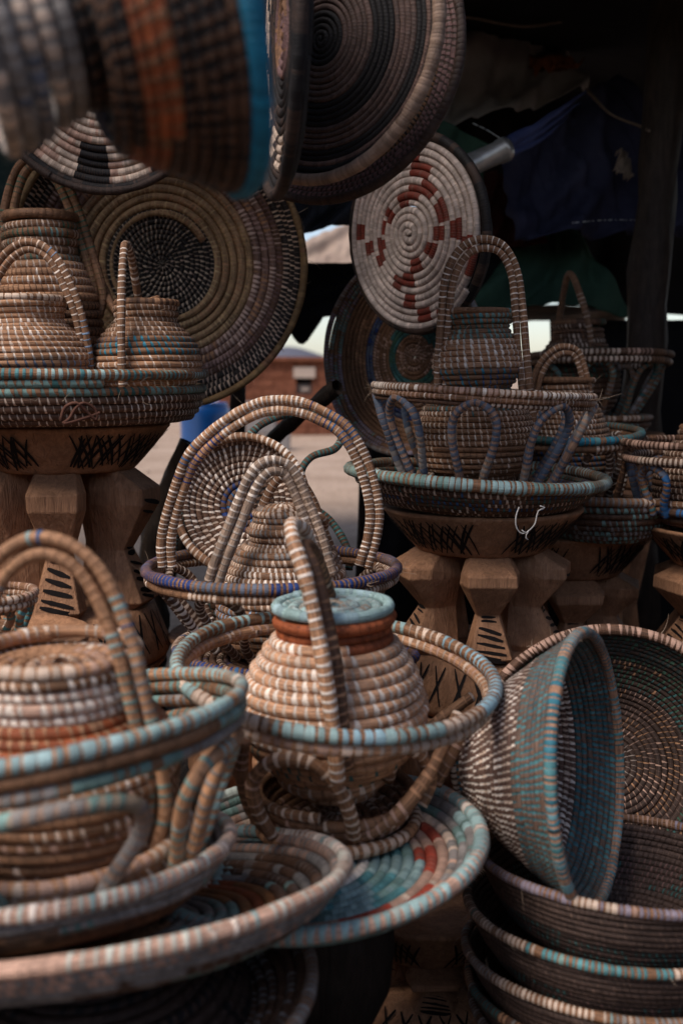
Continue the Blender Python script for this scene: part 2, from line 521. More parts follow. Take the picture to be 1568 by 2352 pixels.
def building():
    Y = 17.0
    x0 = WP(500, 900, Y).x; x1 = WP(812, 900, Y).x
    ztop = Z(828, Y)
    b = empty('mud_building', ((x0 + x1) / 2, Y, 0), 'low red mud brick building with one small window, across the sand', 'building')
    cx = b.location.x
    wx0, wx1 = WP(680, 900, Y).x - cx, WP(716, 900, Y).x - cx; wz0, wz1 = Z(905, Y), Z(868, Y)
    bw = .38; bh = .16
    bm = bmesh.new()
    z = 0; row = 0
    while z < ztop - .02:
        x = x0 - cx - (bw / 2 if row % 2 else 0)
        while x < x1 - cx:
            if not (x + bw > wx0 and x < wx1 and z + bh > wz0 and z < wz1):
                a = max(x, x0 - cx); c = min(x + bw - .02, x1 - cx)
                if c > a + .03: box_bm(bm, a, c, random.uniform(-.012, .012), .25, z, z + bh - .02, .006)
            x += bw
        z += bh; row += 1
    o = bm_obj('brick_courses', bm, MUD, b); o['kind'] = 'stuff'
    bm = bmesh.new()
    for xa, xb in ((x0 - cx, wx0), (wx1, x1 - cx)): box_bm(bm, xa, xb, .02, .24, -.3, ztop - .03)
    box_bm(bm, wx0, wx1, .03, .235, -.3, wz0); box_bm(bm, wx0, wx1, .03, .235, wz1, ztop - .04)
    box_bm(bm, x0 - cx, x0 - cx + .2, .25, 5, -.3, ztop - .05); box_bm(bm, x1 - cx - .2, x1 - cx, .25, 5, -.3, ztop - .05); box_bm(bm, x0 - cx, x1 - cx, 5, 5.2, -.3, ztop - .05)
    bm_obj('wall', bm, MUD, b)
    bm = bmesh.new(); box_bm(bm, wx0 - .04, wx1 + .06, -.05, .1, wz1, wz1 + .18); lin = bm_obj('lintel', bm, PLASTER, b)
    bm = bmesh.new(); box_bm(bm, wx0, wx1 - .0, .10, .14, wz0, wz1 - .1); w = bm_obj('window', bm, simple('window_shutter', (.12, .10, .09), .7), b)
    bm = bmesh.new(); box_bm(bm, wx0 + .08, wx0 + .22, .07, .1, wz0 + .05, wz1 - .15); bm_obj('pane', bm, PLASTER, w)
    bm = bmesh.new(); box_bm(bm, x0 - cx - .1, x1 - cx + .1, -.1, 5.3, ztop, ztop + .06, .01); bm_obj('roof', bm, MUD, b)
building()

def prism_crate(name, px, py0, py1, wpx, y, mat, label, cat):
    zb, zt = Z(py1, y), Z(py0, y); x = W(px, y, zt).x; w = wpx / F * y
    return x, zb, zt, w

# small grey hut/stack of pale blocks between the post and the building
PALE = simple('grey_blocks', (.22, .20, .19), .9)
t = empty('block_pile', WP(600, 990, 13.5), 'small grey pile of blocks standing on the sand before the red building', 'block pile'); t.location.z = 0
for k, (dx, dz, w) in enumerate(((-.2, 0, .36), (.2, 0, .36), (0, .22, .4), (-.05, .44, .3))):
    bm = bmesh.new(); box_bm(bm, dx - w / 2, dx + w / 2, -.15, .15, dz, dz + .21, .01); bm_obj('block', bm, PALE, t, .01)

# pebbles and litter on the sand
PEB = simple('pebble', (.24, .18, .14), .9)
for k in range(12):
    y_ = random.uniform(5.5, 15); x_ = W(random.uniform(330, 850), y_, 0).x
    bm = bmesh.new(); bmesh.ops.create_icosphere(bm, subdivisions=1, radius=random.uniform(.02, .06))
    for v in bm.verts: v.co += Vector([random.uniform(-.008, .008) for _ in range(3)]); v.co.z *= .55
    o = bm_obj('pebble', bm, PEB); o.location = (x_, y_, .01); tag(o, 'small brown stone lying on the open sand behind the stall', 'stone', 'stones scattered on the sand')
# posts
def post(name, x, y, r, z1, mat, label, cat, lean=0, seed=1, knots=.12, z0=0, sides=12):
    P = []
    n = 24
    rr = random.Random(seed)
    e = empty(name, (x, y, 0), label, cat)
    V = []; Q = []
    for i in range(n + 1):
        t = i / n; z = z0 + (z1 - z0) * t
        cx = lean * t + .012 * math.sin(t * 7 + seed); cy = .01 * math.sin(t * 5 + seed * 2)
        for k in range(sides):
            a = 2 * PI * k / sides
            q = r * (1 - .15 * t) * (1 + knots * mnoise.noise(Vector((math.cos(a) * 1.6, math.sin(a) * 1.6, z * 5 + seed))) * 2)
            V.append((cx + q * math.cos(a), cy + q * math.sin(a), z))
    for i in range(n):
        for k in range(sides):
            Q.append([i * sides + k, i * sides + (k + 1) % sides, (i + 1) * sides + (k + 1) % sides, (i + 1) * sides + k])
    link('trunk', mesh_np('trunk', np.array(V), np.array(Q)), mat, e)
    return e
p = WP(550, 950, 2.9); post('stall_post', p.x, 2.9, .026, 2.3, BARK, 'dark wooden stall post behind the blue barrel side of the gap', 'post', 0, 3)
p = WP(829, 950, 2.75); post('stall_post', p.x, 2.75, .017, 2.3, BARK, 'thin black stall post left of the red and white disc stack', 'post', .0, 5)
p = WP(1478, 800, 2.95); e = post('stall_post', p.x, 2.95, .062, 2.4, BARK, 'thick rough tree-trunk post at the right side of the stall', 'post', .03, 8, .2)

# leaning branches in the middle gap
def branch(name, pts, r0, r1, mat, label, cat, seed=0, parent=None):
    c = catmull(pts, .03); n = len(c); sides = 8
    T = np.gradient(c, axis=0); T /= np.linalg.norm(T, axis=1)[:, None]
    v = np.cross(T[0], [.1, .9, .3]); V = []; Q = []
    for i in range(n):
        v = v - T[i] * v.dot(T[i]); v /= np.linalg.norm(v); w = np.cross(T[i], v)
        rr = r0 + (r1 - r0) * i / (n - 1)
        for k in range(sides):
            a = 2 * PI * k / sides
            q = rr * (1 + .45 * mnoise.noise(Vector((c[i][0] * 22 + seed, c[i][2] * 22, math.cos(a) * 1.3 + math.sin(a)))))
            V.append(c[i] + q * (math.cos(a) * v + math.sin(a) * w))
    for i in range(n - 1):
        for k in range(sides): Q.append([i * sides + k, i * sides + (k + 1) % sides, (i + 1) * sides + (k + 1) % sides, (i + 1) * sides + k])
    Q.append([0, 1, 2, 3]); Q.append([(n - 1) * sides + q for q in (0, 1, 2, 3)]); Q.append([(n - 1) * sides + q for q in (3, 4, 5, 6)]); Q.append([(n - 1) * sides + q for q in (0, 3, 6, 7)])
    o = link(name, mesh_np(name, np.array(V), np.array(Q)), mat, parent)
    if label: tag(o, label, cat)
    return o
branch('leaning_branch', [WP(776, 892, 2.25), WP(700, 945, 2.35), WP(620, 1015, 2.45), WP(520, 1120, 2.55), WP(400, 1290, 2.7), W(300, 2.85, .02)], .017, .026, BARK,
       'dark broken branch leaning behind the arched basket handle', 'branch', 3)
branch('gnarled_log', [WP(440, 1020, 2.5), WP(405, 1090, 2.5), WP(375, 1180, 2.5), WP(352, 1300, 2.5), W(340, 2.5, .0)], .03, .055, BARK,
       'gnarled dark log standing beside the tall left stool', 'log', 9)

# blue barrel
BLUEP = simple('blue_plastic', (.004, .085, .32), .35, .15, 4, .5, .05)
def barrel():
    y = 7.0
    x = WP(472, 1000, y).x
    e = empty('blue_barrel', (x, y, 0), 'bright blue plastic barrel standing on the sand behind the stall', 'barrel')
    zt = Z(926, y)
    r = 56 / F * y
    prof = [(0, 0), (r * .93, 0), (r * .98, .03), (r, .08), (r, zt * .32), (r * 1.03, zt * .34), (r, zt * .36), (r, zt * .64), (r * 1.03, zt * .66), (r, zt * .68), (r, zt - .09), (r * .97, zt - .03), (r * .9, zt - .02)]
    lathe('drum', prof, BLUEP, e, 40)
    lathe('lid', [(r * .9, zt - .022), (r * .93, zt), (r * .86, zt + .004), (r * .84, zt - .012), (0, zt - .012)], BLUEP, e, 40)
    lathe('bung', [(.03, zt - .012), (.03, zt + .006), (0, zt + .006)], BLUEP, e, 12, (.05, .03))
def lathe(name, prof, mat, parent, n=40, off=(0, 0), smooth=True, jitter=0, seed=0):
    V = []; Q = []
    m = len(prof)
    for i, (r, z) in enumerate(prof):
        for k in range(n):
            a = 2 * PI * k / n
            q = r * (1 + jitter * mnoise.noise(Vector((math.cos(a) * 2 + seed, math.sin(a) * 2, z * 12))))
            V.append((off[0] + q * math.cos(a), off[1] + q * math.sin(a), z + jitter * .04 * mnoise.noise(Vector((math.cos(a) * 3, math.sin(a) * 3, seed)))))
    for i in range(m - 1):
        for k in range(n):
            Q.append([i * n + k, i * n + (k + 1) % n, (i + 1) * n + (k + 1) % n, (i + 1) * n + k])
    o = link(name, mesh_np(name, np.array(V), np.array(Q), smooth), mat, parent)
    return o
barrel()

# ------------------------------------------------------------------ cloths of the stall roof and back
def cloth_mat(name, c, c2=None, rough=.9, scale=5, trans=.0):
    s = NT(name)
    obj = s.coord('Object')
    n = s.noise(obj, scale, 5, .6)
    wv = s.noise(s.mapping(obj, (1, 1, .2)), 160, 2)
    col = s.mix(s.mr(n, .35, .65), tuple(c) + (1,), tuple(c2 or [q * .6 for q in c]) + (1,))
    s.t.links.new(col, s.b.inputs['Base Color'])
    s.b.inputs['Roughness'].default_value = rough
    s.b.inputs['Specular IOR Level'].default_value = .15
    s.t.links.new(s.bump(s.math('ADD', s.math('MULTIPLY', wv, .3), s.math('MULTIPLY', n, 1.5)), .5, .01), s.b.inputs['Normal'])
    return s.m
def sheet(name, corners, mat, label, cat, sag=.05, fold=.02, freq=5, seed=0, nu=40, nv=30, thick=.003, frill=0, group=None, kind=None):
    """corners: four world points (upper left, upper right, lower right, lower left)"""
    A, B, C, D = [Vector(c) for c in corners]
    n = (B - A).cross(D - A).normalized()
    def fn(u, v):
        p = A.lerp(B, u).lerp(D.lerp(C, u), v)
        f = fold * (mnoise.noise(Vector((u * freq + v * freq * .7 + seed, v * 1.3, seed))) + .5 * mnoise.noise(Vector((u * freq * 2.3 + v, v * 2.1 + u, seed + 5))))
        s_ = -sag * math.sin(PI * u) * math.sin(PI * v)
        p = p + n * f * 2 + Vector((0, 0, s_))
        if frill and v > .85: p = p + Vector((0, 0, frill * (v - .85) / .15 * mnoise.noise(Vector((u * 9, seed, 1)))))
        return p
    o = grid_sheet(name, fn, nu, nv, mat, None, thick)
    if label: tag(o, label, cat, group, kind)
    return o
M_BRN = cloth_mat('brown_grey_canvas', (.36, .30, .27), (.22, .18, .16))
M_BLK = cloth_mat('black_tarp', (.016, .014, .015))
M_GRN = cloth_mat('dark_green_cloth', (.06, .12, .08), (.035, .07, .05))
M_NVY = cloth_mat('navy_cloth', (.05, .05, .09), (.025, .025, .05))
M_RED = cloth_mat('maroon_cloth', (.09, .025, .02))
M_BGE = cloth_mat('beige_canvas', (.36, .27, .21), (.26, .19, .15))
M_DG = cloth_mat('dark_grey_cloth', (.06, .06, .07), (.03, .03, .036))
M_PAT = cloth_mat('green_leaf_print', (.03, .06, .055), (.11, .12, .10), scale=16)
def S(px, py, y): return WP(px, py, y)

# roof over the stall (overhead, runs from just above the hanging trays to the back)
sheet('roof_tarp', [(-3.2, 6.2, 2.35), (3.6, 6.2, 2.2), (3.6, 1.68, 2.12), (-3.2, 1.68, 2.14)], M_BLK, 'large black tarpaulin roof sagging over the whole stall', 'tarpaulin', .12, .05, 6, 2, 70, 50, .004)
sheet('back_cloth', [S(880, -260, 4.6), S(1760, -260, 4.6), S(1760, 745, 4.5), S(1080, 680, 4.5)], M_BLK, 'black cloth closing the back of the stall behind the coloured cloths', 'cloth', .0, .04, 6, 4, 50, 40)
sheet('brown_canvas', [S(890, -20, 3.3), S(1290, 60, 3.7), S(1345, 210, 3.5), S(880, 330, 3.0)], M_BRN, 'brown-grey canvas sagging in soft folds right of the large hanging disc', 'cloth', .06, .035, 6, 7)
sheet('green_cloth', [S(900, 215, 2.9), S(1120, 330, 3.05), S(1110, 470, 3.1), S(880, 470, 2.95)], M_GRN, 'very dark green cloth above the silver tube', 'cloth', .02, .02, 4, 9)
sheet('navy_cloth', [S(1150, 330, 3.2), S(1420, 170, 3.4), S(1640, 520, 3.3), S(1190, 545, 3.15)], M_NVY, 'navy cloth gathered in folds beyond the silver tube', 'cloth', .03, .05, 7, 12)
sheet('navy_cloth', [S(1440, 330, 3.7), S(1700, 300, 3.7), S(1700, 560, 3.7), S(1440, 520, 3.7)], M_NVY, 'navy cloth behind the thick tree-trunk post at the right edge', 'cloth', .03, .05, 5, 15)
sheet('maroon_cloth', [S(1040, 395, 3.3), S(1160, 400, 3.4), S(1250, 560, 3.4), S(1060, 580, 3.3)], M_RED, 'dark maroon cloth between the red-patterned disc and the navy cloth', 'cloth', .02, .03, 5, 17)
sheet('green_cloth', [S(1210, 520, 3.5), S(1300, 520, 3.5), S(1460, 712, 3.4), S(1080, 705, 3.3)], M_GRN, 'green cloth triangle hanging behind the tall arched handle', 'cloth', .0, .03, 4, 19)
sheet('beige_canvas_strip', [S(1120, 685, 4.62), S(1445, 715, 4.7), S(1430, 742, 4.65), S(1120, 735, 4.6)], M_BGE, 'torn beige canvas strip below the green cloth triangle', 'cloth', .01, .02, 6, 21)
sheet('grey_cloth', [S(560, 330, 3.0), S(880, 330, 3.0), S(806, 515, 3.0), S(560, 560, 3.0)], M_DG, 'dark grey-blue cloth between the big brown tray and the red-patterned disc', 'cloth', .02, .03, 5, 23)
sheet('beige_canvas', [S(600, 575, 7.2), S(850, 505, 7.6), S(850, 625, 7.0), S(600, 625, 7.0)], M_BGE, 'pale beige canvas flap between the big brown tray and the red-patterned disc', 'cloth', .0, .025, 6, 26)
sheet('black_valance', [S(520, 606, 3.4), S(1140, 598, 3.4), S(1140, 750, 3.4), S(520, 750, 3.4)], M_BLK, 'black tarpaulin edge with ragged lower hem above the strip of sky', 'tarpaulin', .0, .02, 6, 28, 60, 24, .003, .10)
sheet('green_leaf_cloth', [S(-120, 220, 2.9), S(60, 260, 2.9), S(60, 620, 2.9), S(-120, 620, 2.9)], M_PAT, 'dark green cloth with pale leaf print at the far left edge', 'cloth', .0, .02, 4, 31)
sheet('black_side_cloth', [S(-200, -100, 3.1), S(640, -100, 3.1), S(640, 740, 3.1), S(-200, 740, 3.1)], M_BLK, 'black cloth hanging behind the trays at the upper left', 'cloth', .0, .03, 5, 33)
sheet('black_low_cloth', [S(1262, 735, 3.6), S(1800, 735, 3.6), S(1800, 1850, 3.5), S(1262, 1850, 3.5)], M_BLK, 'black cloth hanging low behind the stools at the right', 'cloth', .0, .03, 5, 35)
sheet('black_low_cloth', [S(846, 905, 3.5), S(1280, 905, 3.5), S(1280, 1900, 3.4), S(846, 1900, 3.4)], M_BLK, 'black cloth hanging low behind the basket with blue loops', 'cloth', .0, .03, 5, 37)
sheet('side_light_blocker', [(-2.1, -.8, 2.1), (-2.0, 3.2, 2.1), (-2.0, 3.2, .05), (-2.1, -.8, .05)], M_BLK, 'added black cloth out of view on the left, blocking low side light', 'cloth', 0, .03, 6, 51)  # unseen sheet, added to soak up low light from the left
sheet('side_light_blocker', [(2.4, 3.6, 2.1), (2.3, -.8, 2.1), (2.3, -.8, .05), (2.4, 3.6, .05)], M_BLK, 'added black cloth out of view on the right, blocking low side light', 'cloth', 0, .03, 6, 53)  # same on the right: unseen, added to absorb low light
sheet('rear_light_blocker', [(3.5, -2.6, 1.7), (-3.5, -2.6, 1.7), (-3.5, -2.5, .02), (3.5, -2.5, .02)], M_DG, 'added dark cloth behind the camera, blocking low sky light', 'cloth', 0, .05, 8, 57)  # unseen sheet added behind the camera so light arrives from above
# silver tube with blue strap folds
METAL = simple('dull_silver', (.55, .50, .46), .35, .15, 6, .5, .1, 60, .55)
a, b = S(1035, 398, 2.75), S(1160, 343, 2.85)
e = empty('silver_tube', a, 'short dull silver tube sticking out of the gathered navy cloth', 'tube')
d = (b - a); L = d.length; orient(e, d)
lathe('tube', [(.0, -.12), (.030, -.12), (.030, 0), (.030, L * .9), (.033, L * .9), (.034, L), (.027, L), (.026, L - .03), (0, L - .03)], METAL, e, 28)
lathe('cap', [(.0, L - .028), (.02, L - .028), (.02, L + .008), (0, L + .008)], METAL, e, 16)
BLF = cloth_mat('blue_folds', (.10, .12, .28), (.05, .06, .16))
for k, (x1, y1) in enumerate(((1350, 205), (1330, 235), (1300, 270))):
    branch('blue_strap', [S(1160, 330 + k * 14, 2.86), S(1240, 285 + k * 18, 3.0), S(x1, y1, 3.25)], .016 - k * .003, .003, BLF,
           ['blue cloth strap pulled taut from the silver tube, uppermost of three', 'blue cloth strap from the silver tube, middle of three', 'thin blue cloth strap from the silver tube, lowest of three'][k], 'strap', k)
sheet('orange_scrap', [S(1205, 128, 3.55), S(1340, 138, 3.55), S(1300, 160, 3.5), S(1230, 165, 3.5)], cloth_mat('orange_scrap', (.30, .09, .03)), 'small orange cloth scrap showing through the dark canvas', 'cloth', 0, .02, 5, 41, 12, 8)
sheet('beige_scrap', [S(1415, 345, 3.15), S(1440, 350, 3.15), S(1452, 410, 3.1), S(1412, 395, 3.1)], M_BGE, 'small beige cloth scrap hanging by the thick post', 'cloth', 0, .02, 5, 43, 10, 10)
# running stitches along the cloth hems: short white threads
THREAD = simple('white_thread', (.75, .72, .70), .7)
def hem(y, pts, n, label):
    V = []; Q = []
    c = catmull(pts, .004); r = random.Random(n)
    for k in range(n):
        i = int((k + r.random() * .5) / n * (len(c) - 3)); p = c[i]; q = c[min(len(c) - 1, i + 1 + r.randint(0, 1))]
        b = len(V); w = .0012
        for P in (p, q):
            for a in range(3): V.append(P + w * np.array([math.sin(a * 2.09) * .3, math.cos(a * 2.09), math.sin(a * 2.09)]))
        for a in range(3): Q.append([b + a, b + (a + 1) % 3, b + 3 + (a + 1) % 3, b + 3 + a])
    o = link('hem_thread', mesh_np('hem_thread', np.array(V), np.array(Q)), THREAD)
    tag(o, label, 'thread')
hem(0, [S(1085, 283, 2.85), S(1120, 300, 2.85), S(1158, 325, 2.83)], 14, 'white thread stitches along the dark green cloth hem')
hem(0, [S(1310, 512, 3.08), S(1400, 505, 3.08), S(1500, 507, 3.08)], 22, 'white thread stitches along the navy cloth hem')
ROPE = simple('old_rope', (.17, .12, .09), .9)
for k, (P, lab) in enumerate((([S(930, 60, 3.0), S(1060, 40, 3.1), S(1220, 60, 3.2), S(1400, 20, 3.3)], 'sagging rope across the brown-grey canvas at the top'),
                              ([S(1345, 205, 3.25), S(1400, 260, 3.1), S(1470, 290, 3.0), S(1490, 300, 2.9)], 'rope tying the gathered navy cloth to the thick post'))):
    o = coil_tube('rope', P, None, .0045, .012, [TAN], .5, TAN, sub=1, sides=6, mat=ROPE); tag(o, lab, 'rope')
# roof poles that the trays hang from
for k, (pa, pb, lab) in enumerate((((-1.6, 1.62, 1.98), (1.9, 1.66, 2.02), 'roof pole above the front row of hanging trays'), ((-1.7, 2.2, 1.98), (2.0, 2.25, 2.02), 'roof pole above the back row of hanging trays'))):
    branch('roof_pole', [pa, ((pa[0] + pb[0]) / 2, (pa[1] + pb[1]) / 2, 2.02), pb], .03, .024, BARK, lab, 'pole', k)

# ------------------------------------------------------------------ carved stools
def strokes(parent, fn, segs, w, name='burnt_pattern'):
    """hand burnt lines laid 0.7 mm proud of the wood. fn(u, v) -> point, normal"""
    V = []; Q = []
    for (u0, v0, u1, v1) in segs:
        K = 6; b = len(V)
        wb = w * random.uniform(.7, 1.35)
        p0 = np.array(fn(u0, v0)[0]); p1 = np.array(fn(u1, v1)[0])
        for k in range(K + 1):
            t = k / K
            P, N = fn(u0 + (u1 - u0) * t, v0 + (v1 - v0) * t)
            P = np.array(P); N = np.array(N)
            d = p1 - p0; side = np.cross(d, N); side /= np.linalg.norm(side) + 1e-9
            ww = wb * (math.sin(PI * (t * .86 + .07)) ** .5) * random.uniform(.85, 1.1)
            V += [P + N * .0007 - side * ww, P + N * .0007 + side * ww]
        for k in range(K): Q.append([b + 2 * k, b + 2 * k + 1, b + 2 * k + 3, b + 2 * k + 2])
    o = link(name, mesh_np(name, np.array(V), np.array(Q)), BURNT, parent); o['kind'] = 'stuff'
    return o

def leg_mesh(h, s, seed):
    r = random.Random(seed)
    secs = [(0, .088, -.006), (.13, .118, .042), (.24, .112, .042), (.56, .050, -.006), (.92, .100, .036), (1.0, .074, .012)]
    V = []
    for (t, w, o) in secs:
        w *= s * r.uniform(.94, 1.06); o *= s; z = h * (1 - t) + (r.uniform(-.004, .004) if 0 < t < 1 else 0)
        dpt = .055 * s
        for x, y in ((-w * .32, -dpt), (w * .32, -dpt), (w * .5, -dpt * .1 + o * .5), (w * .41, o + dpt * .25), (-w * .41, o + dpt * .25), (-w * .5, -dpt * .1 + o * .5)):
            V.append((x + r.uniform(-.0015, .0015), y + r.uniform(-.0015, .0015), z))
    bm = bmesh.new()
    vv = [bm.verts.new(v) for v in V]
    for i in range(len(secs) - 1):
        for k in range(6):
            bm.faces.new([vv[i * 6 + k], vv[i * 6 + (k + 1) % 6], vv[(i + 1) * 6 + (k + 1) % 6], vv[(i + 1) * 6 + k]])
    bm.faces.new(vv[:6]); bm.faces.new(vv[-6:])
    bmesh.ops.recalc_face_normals(bm, faces=bm.faces)
    bmesh.ops.bevel(bm, geom=list(bm.edges), offset=.0016, segments=1, affect='EDGES')
    me = bpy.data.meshes.new('leg'); bm.to_mesh(me); bm.free(); me.materials.append(WOOD)
    return me, secs

def stool(px, y, z0, H, R, label, dish=.085, basez=.10, a0=0, nleg=5, detail=True, seed=1, name='carved_stool', x=None):
    """round carved stool: dished seat, six faceted legs, heavy round base"""
    xx = W(px, y, z0 + H).x if x is None else x
    e = empty(name, (xx, y, z0), label, 'stool', 'carved wooden stools')
    s = R / .195
    rb = R * .66
    seat = lathe('seat', [(0, H - .018), (R * .55, H - .012), (R * .9, H - .003), (R * .985, H), (R, H - .003), (R * .995, H - .007), (R * .98, H - .010),
                          (rb + (R - rb) * .52, H - dish * .52), (rb * 1.02, H - dish * .93), (rb * .97, H - dish), (0, H - dish)], WOOD, e, 56, (0, 0), True, .012, seed)
    lh = H - dish - basez
    me, secs = leg_mesh(lh + .004, s, seed)
    rl = rb * .88
    for k in range(nleg):
        a = R_(-90 + a0 + k * 360 / nleg)
        o = bpy.data.objects.new('leg', me); COL.objects.link(o); o.parent = e
        o.location = (rl * math.cos(a), rl * math.sin(a), basez - .002); o.rotation_euler = (0, 0, a - PI / 2)
        o.scale = (1 + random.uniform(-.05, .05), 1, 1)
        if detail:
            def lf(u, v, lh=lh, s=s):
                # front face of the leg, v = height fraction from the top
                ts = [q[0] for q in secs]; wv = np.interp(v, ts, [q[1] * s for q in secs]); of = np.interp(v, ts, [q[2] * s for q in secs])
                return (u * wv * .34, of + .055 * s * .25 + .0006, lh * (1 - v)), (0, 1, .12)
            segs = []
            for v in (.56, .60): segs.append((-.8, v, .8, v - .01))
            for v in (.68, .74, .80, .87, .92): segs.append((-.95, v + random.uniform(0, .03), .95, v - random.uniform(.02, .05)))
            if k % 2: segs += [(-.9, .24, .9, .19), (-.9, .31, .9, .27)]
            strokes(o, lf, segs, .0042 * s, 'burnt_stripe')
    lathe('base', [(0, 0), (R * .88, 0), (R * .93, .006), (R * .96, .02), (R * .84, basez * .8), (R * .8, basez), (0, basez)], WOOD, e, 56, (0, 0), True, .012, seed + 3)
    # cross-hatched patches round the seat
    def sf(u, v):
        a = u; r = rb * 1.01 + (R * .98 - rb * 1.01) * (1 - v); z = H - .011 - (dish * .93 - .011) * v
        n = Vector((math.cos(a) * .78, math.sin(a) * .78, -.62)).normalized()
        r *= 1.012; r += .0022
        return (r * math.cos(a), r * math.sin(a), z), tuple(n)
    segs = []
    npatch = 4
    for k in range(npatch):
        c = R_(-90 + a0 + (k + .5) * 360 / npatch); w = R_(30)
        m = 14
        for i in range(m):
            q = -w + 2 * w * i / (m - 1)
            for sg in (1, -1):
                sh = R_(random.uniform(3.5, 6.5)) * sg; j = R_(random.uniform(-1.5, 1.5))
                segs.append((c + q - sh + j, random.uniform(.0, .12), c + q + sh + j, random.uniform(.82, .98)))
        for i in range(3):
            q = c + random.uniform(-w, w); segs.append((q, .02, q + random.uniform(-.02, .02), .9))
    strokes(e, sf, segs, .0024 * s)
    def bf(u, v):
        a = u; r = (R * .96 + (R * .80 - R * .96) * v) * 1.008; z = .02 + (basez - .02) * v
        n = Vector((math.cos(a) * .9, math.sin(a) * .9, .4)).normalized()
        return (r * math.cos(a), r * math.sin(a), z), tuple(n)
    segs = []
    for k in range(54):
        q = k * 2 * PI / 54 + random.uniform(-.02, .02)
        sg = 1 if k % 2 else -1
        segs.append((q, .08, q + sg * .13, .92))
    strokes(e, bf, segs, .0026 * s)
    return e

zL = Z(983, 1.72)
stool(150, 1.90, zL / 2, zL / 2, .197, 'carved wooden stool carrying the left tray of jars, top of its pair', .0865, .105, 6, 5, True, 1)
stool(150, 1.90, 0, zL / 2, .197, 'carved wooden stool under the left stool that carries the jars', .0865, .105, 18, 5, True, 2)
zR = Z(1190, 1.71)
stool(1105, 1.90, zR / 2, zR / 2, .192, 'carved wooden stool under the bowl with the blue-looped basket', .084, .10, 0, 5, True, 4)
stool(1105, 1.90, 0, zR / 2, .192, 'lower carved stool, below the one under the blue-looped basket', .084, .10, 12, 5, True, 5)
zR2 = Z(1243, 2.02)
stool(1295, 2.22, zR2 / 2, zR2 / 2, .192, 'carved stool under the grey-green bowl, half hidden by the nearer stool', .10, .06, 0, 5, True, 7)
stool(1295, 2.22, 0, zR2 / 2, .192, 'lower carved stool behind, below the one under the grey-green bowl', .10, .06, 12, 5, False, 8)
zR3 = Z(1245, 1.80)
stool(1695, 2.02, zR3 / 2, zR3 / 2, .192, 'carved stool at the right edge of the photo, top of its pair', .084, .08, 0, 5, True, 9)
stool(1695, 2.02, 0, zR3 / 2, .192, 'carved stool at the right edge of the photo, bottom of its pair', .084, .08, 0, 5, False, 10)

# ------------------------------------------------------------------ baskets
def root(name, loc, label, cat, group=None): return empty(name, loc, label, cat, group)
def jar(name, px, y, z, label, pts, pitch, per, bands, n_sub=2, tl=(0, 0, 0), lip=None, closed=True, group='lidded grass jars with arched handles', hair=16, cat='basket jar', amp=.0022, foot=.8):
    """pts: (radius, row) in photograph units, bottom first; z: height of the base"""
    zz = lambda row: Z(row, y) - z
    k = depth(y, zz(pts[len(pts) // 2][1]) + z) / F
    e = root(name, W(px, y, z), label, cat, group)
    tilt(e, *tl)
    pr = [(r * k, zz(row)) for r, row in pts]
    pr = [p for p in pr if p[1] > .006]
    if pr[0][1] > .012: pr = [(pr[0][0] * foot, .003)] + pr
    _c = catmull(pr, .002); _L = np.concatenate([[0], np.cumsum(np.linalg.norm(np.diff(_c, axis=0), axis=1))])
    bands = [((float(_L[np.argmin(np.abs(_c[:, 1] - (Z(b[0], y - _c[:, 0] * .95) - z)))] / _L[-1]) if b[0] > 1 else b[0]),) + tuple(b[1:]) for b in bands]
    floor = [(.5 * pitch, .004), (pr[0][0] * .55, .003), (pr[0][0] * .92, .003)]
    coil_body('foot', [(r, h) for r, h in floor], e, pitch, per, bands[:1], sub=2, sides=6)
    coil_body('body', pr, e, pitch, per, bands, sub=n_sub, amp=amp)
    rt, zt = pr[-1]
    if lip: ring('rim', e, rt * lip.get('r', 1.0), zt + pitch * .5, pitch * lip.get('fat', .62), per, lip['cols'], lip['cov'], lip['straw'], turns=1.06, rise=.002)
    if closed:   # lid sunk in the neck
        coil_body('lid', [(.5 * pitch, zt - pitch * .2 + .004), (rt * .5, zt - pitch * .2 + .003), (rt * .93, zt - pitch * .5)], e, pitch, per, [(1, lip['cols'] if lip else bands[-1][1], .6, DSTRAW)], sub=2, sides=6)
    if hair:
        P = []
        for r, h in pr: P += [((r + pitch * .5) * math.cos(a), (r + pitch * .5) * math.sin(a), h) for a in np.linspace(0, 6.28, 14)]
        hairs(e, P, hair, int(px), .022)
    return e, k, zz

# ---- left tray on the stool
zt = zL
x0 = W(133, 1.90, zt).x
e = root('round_tray', (x0, 1.90, zt + .009), 'deep round tray with teal rim and white stitches, full of jars on the left stool', 'tray')
kL = depth(1.9, zL) / F
TB = [(.62, [DSTRAW, STRAW], .3, DSTRAW), (.68, [STRAW, CREAM], .3, DSTRAW), (.93, [CREAM, WHITE, CREAM], .26, DSTRAW), (1, [GTEAL, DTEAL], .75, STRAW)]
coil_body('body', [(.002, 0), (.12, 0), (.228, .002), (.255, .012), (.27, .04), (.276, .068)], e, .0145, .0112, TB, sub=2, amp=.002)
ring('rim', e, .278, .083, .0092, .011, [TEAL, PTEAL, GTEAL], .38, STRAW, turns=1.05, rise=.001, wob=.0015)
hairs(e, rim_pts(.285, .04) + rim_pts(.283, .07), 60, 3, .02)
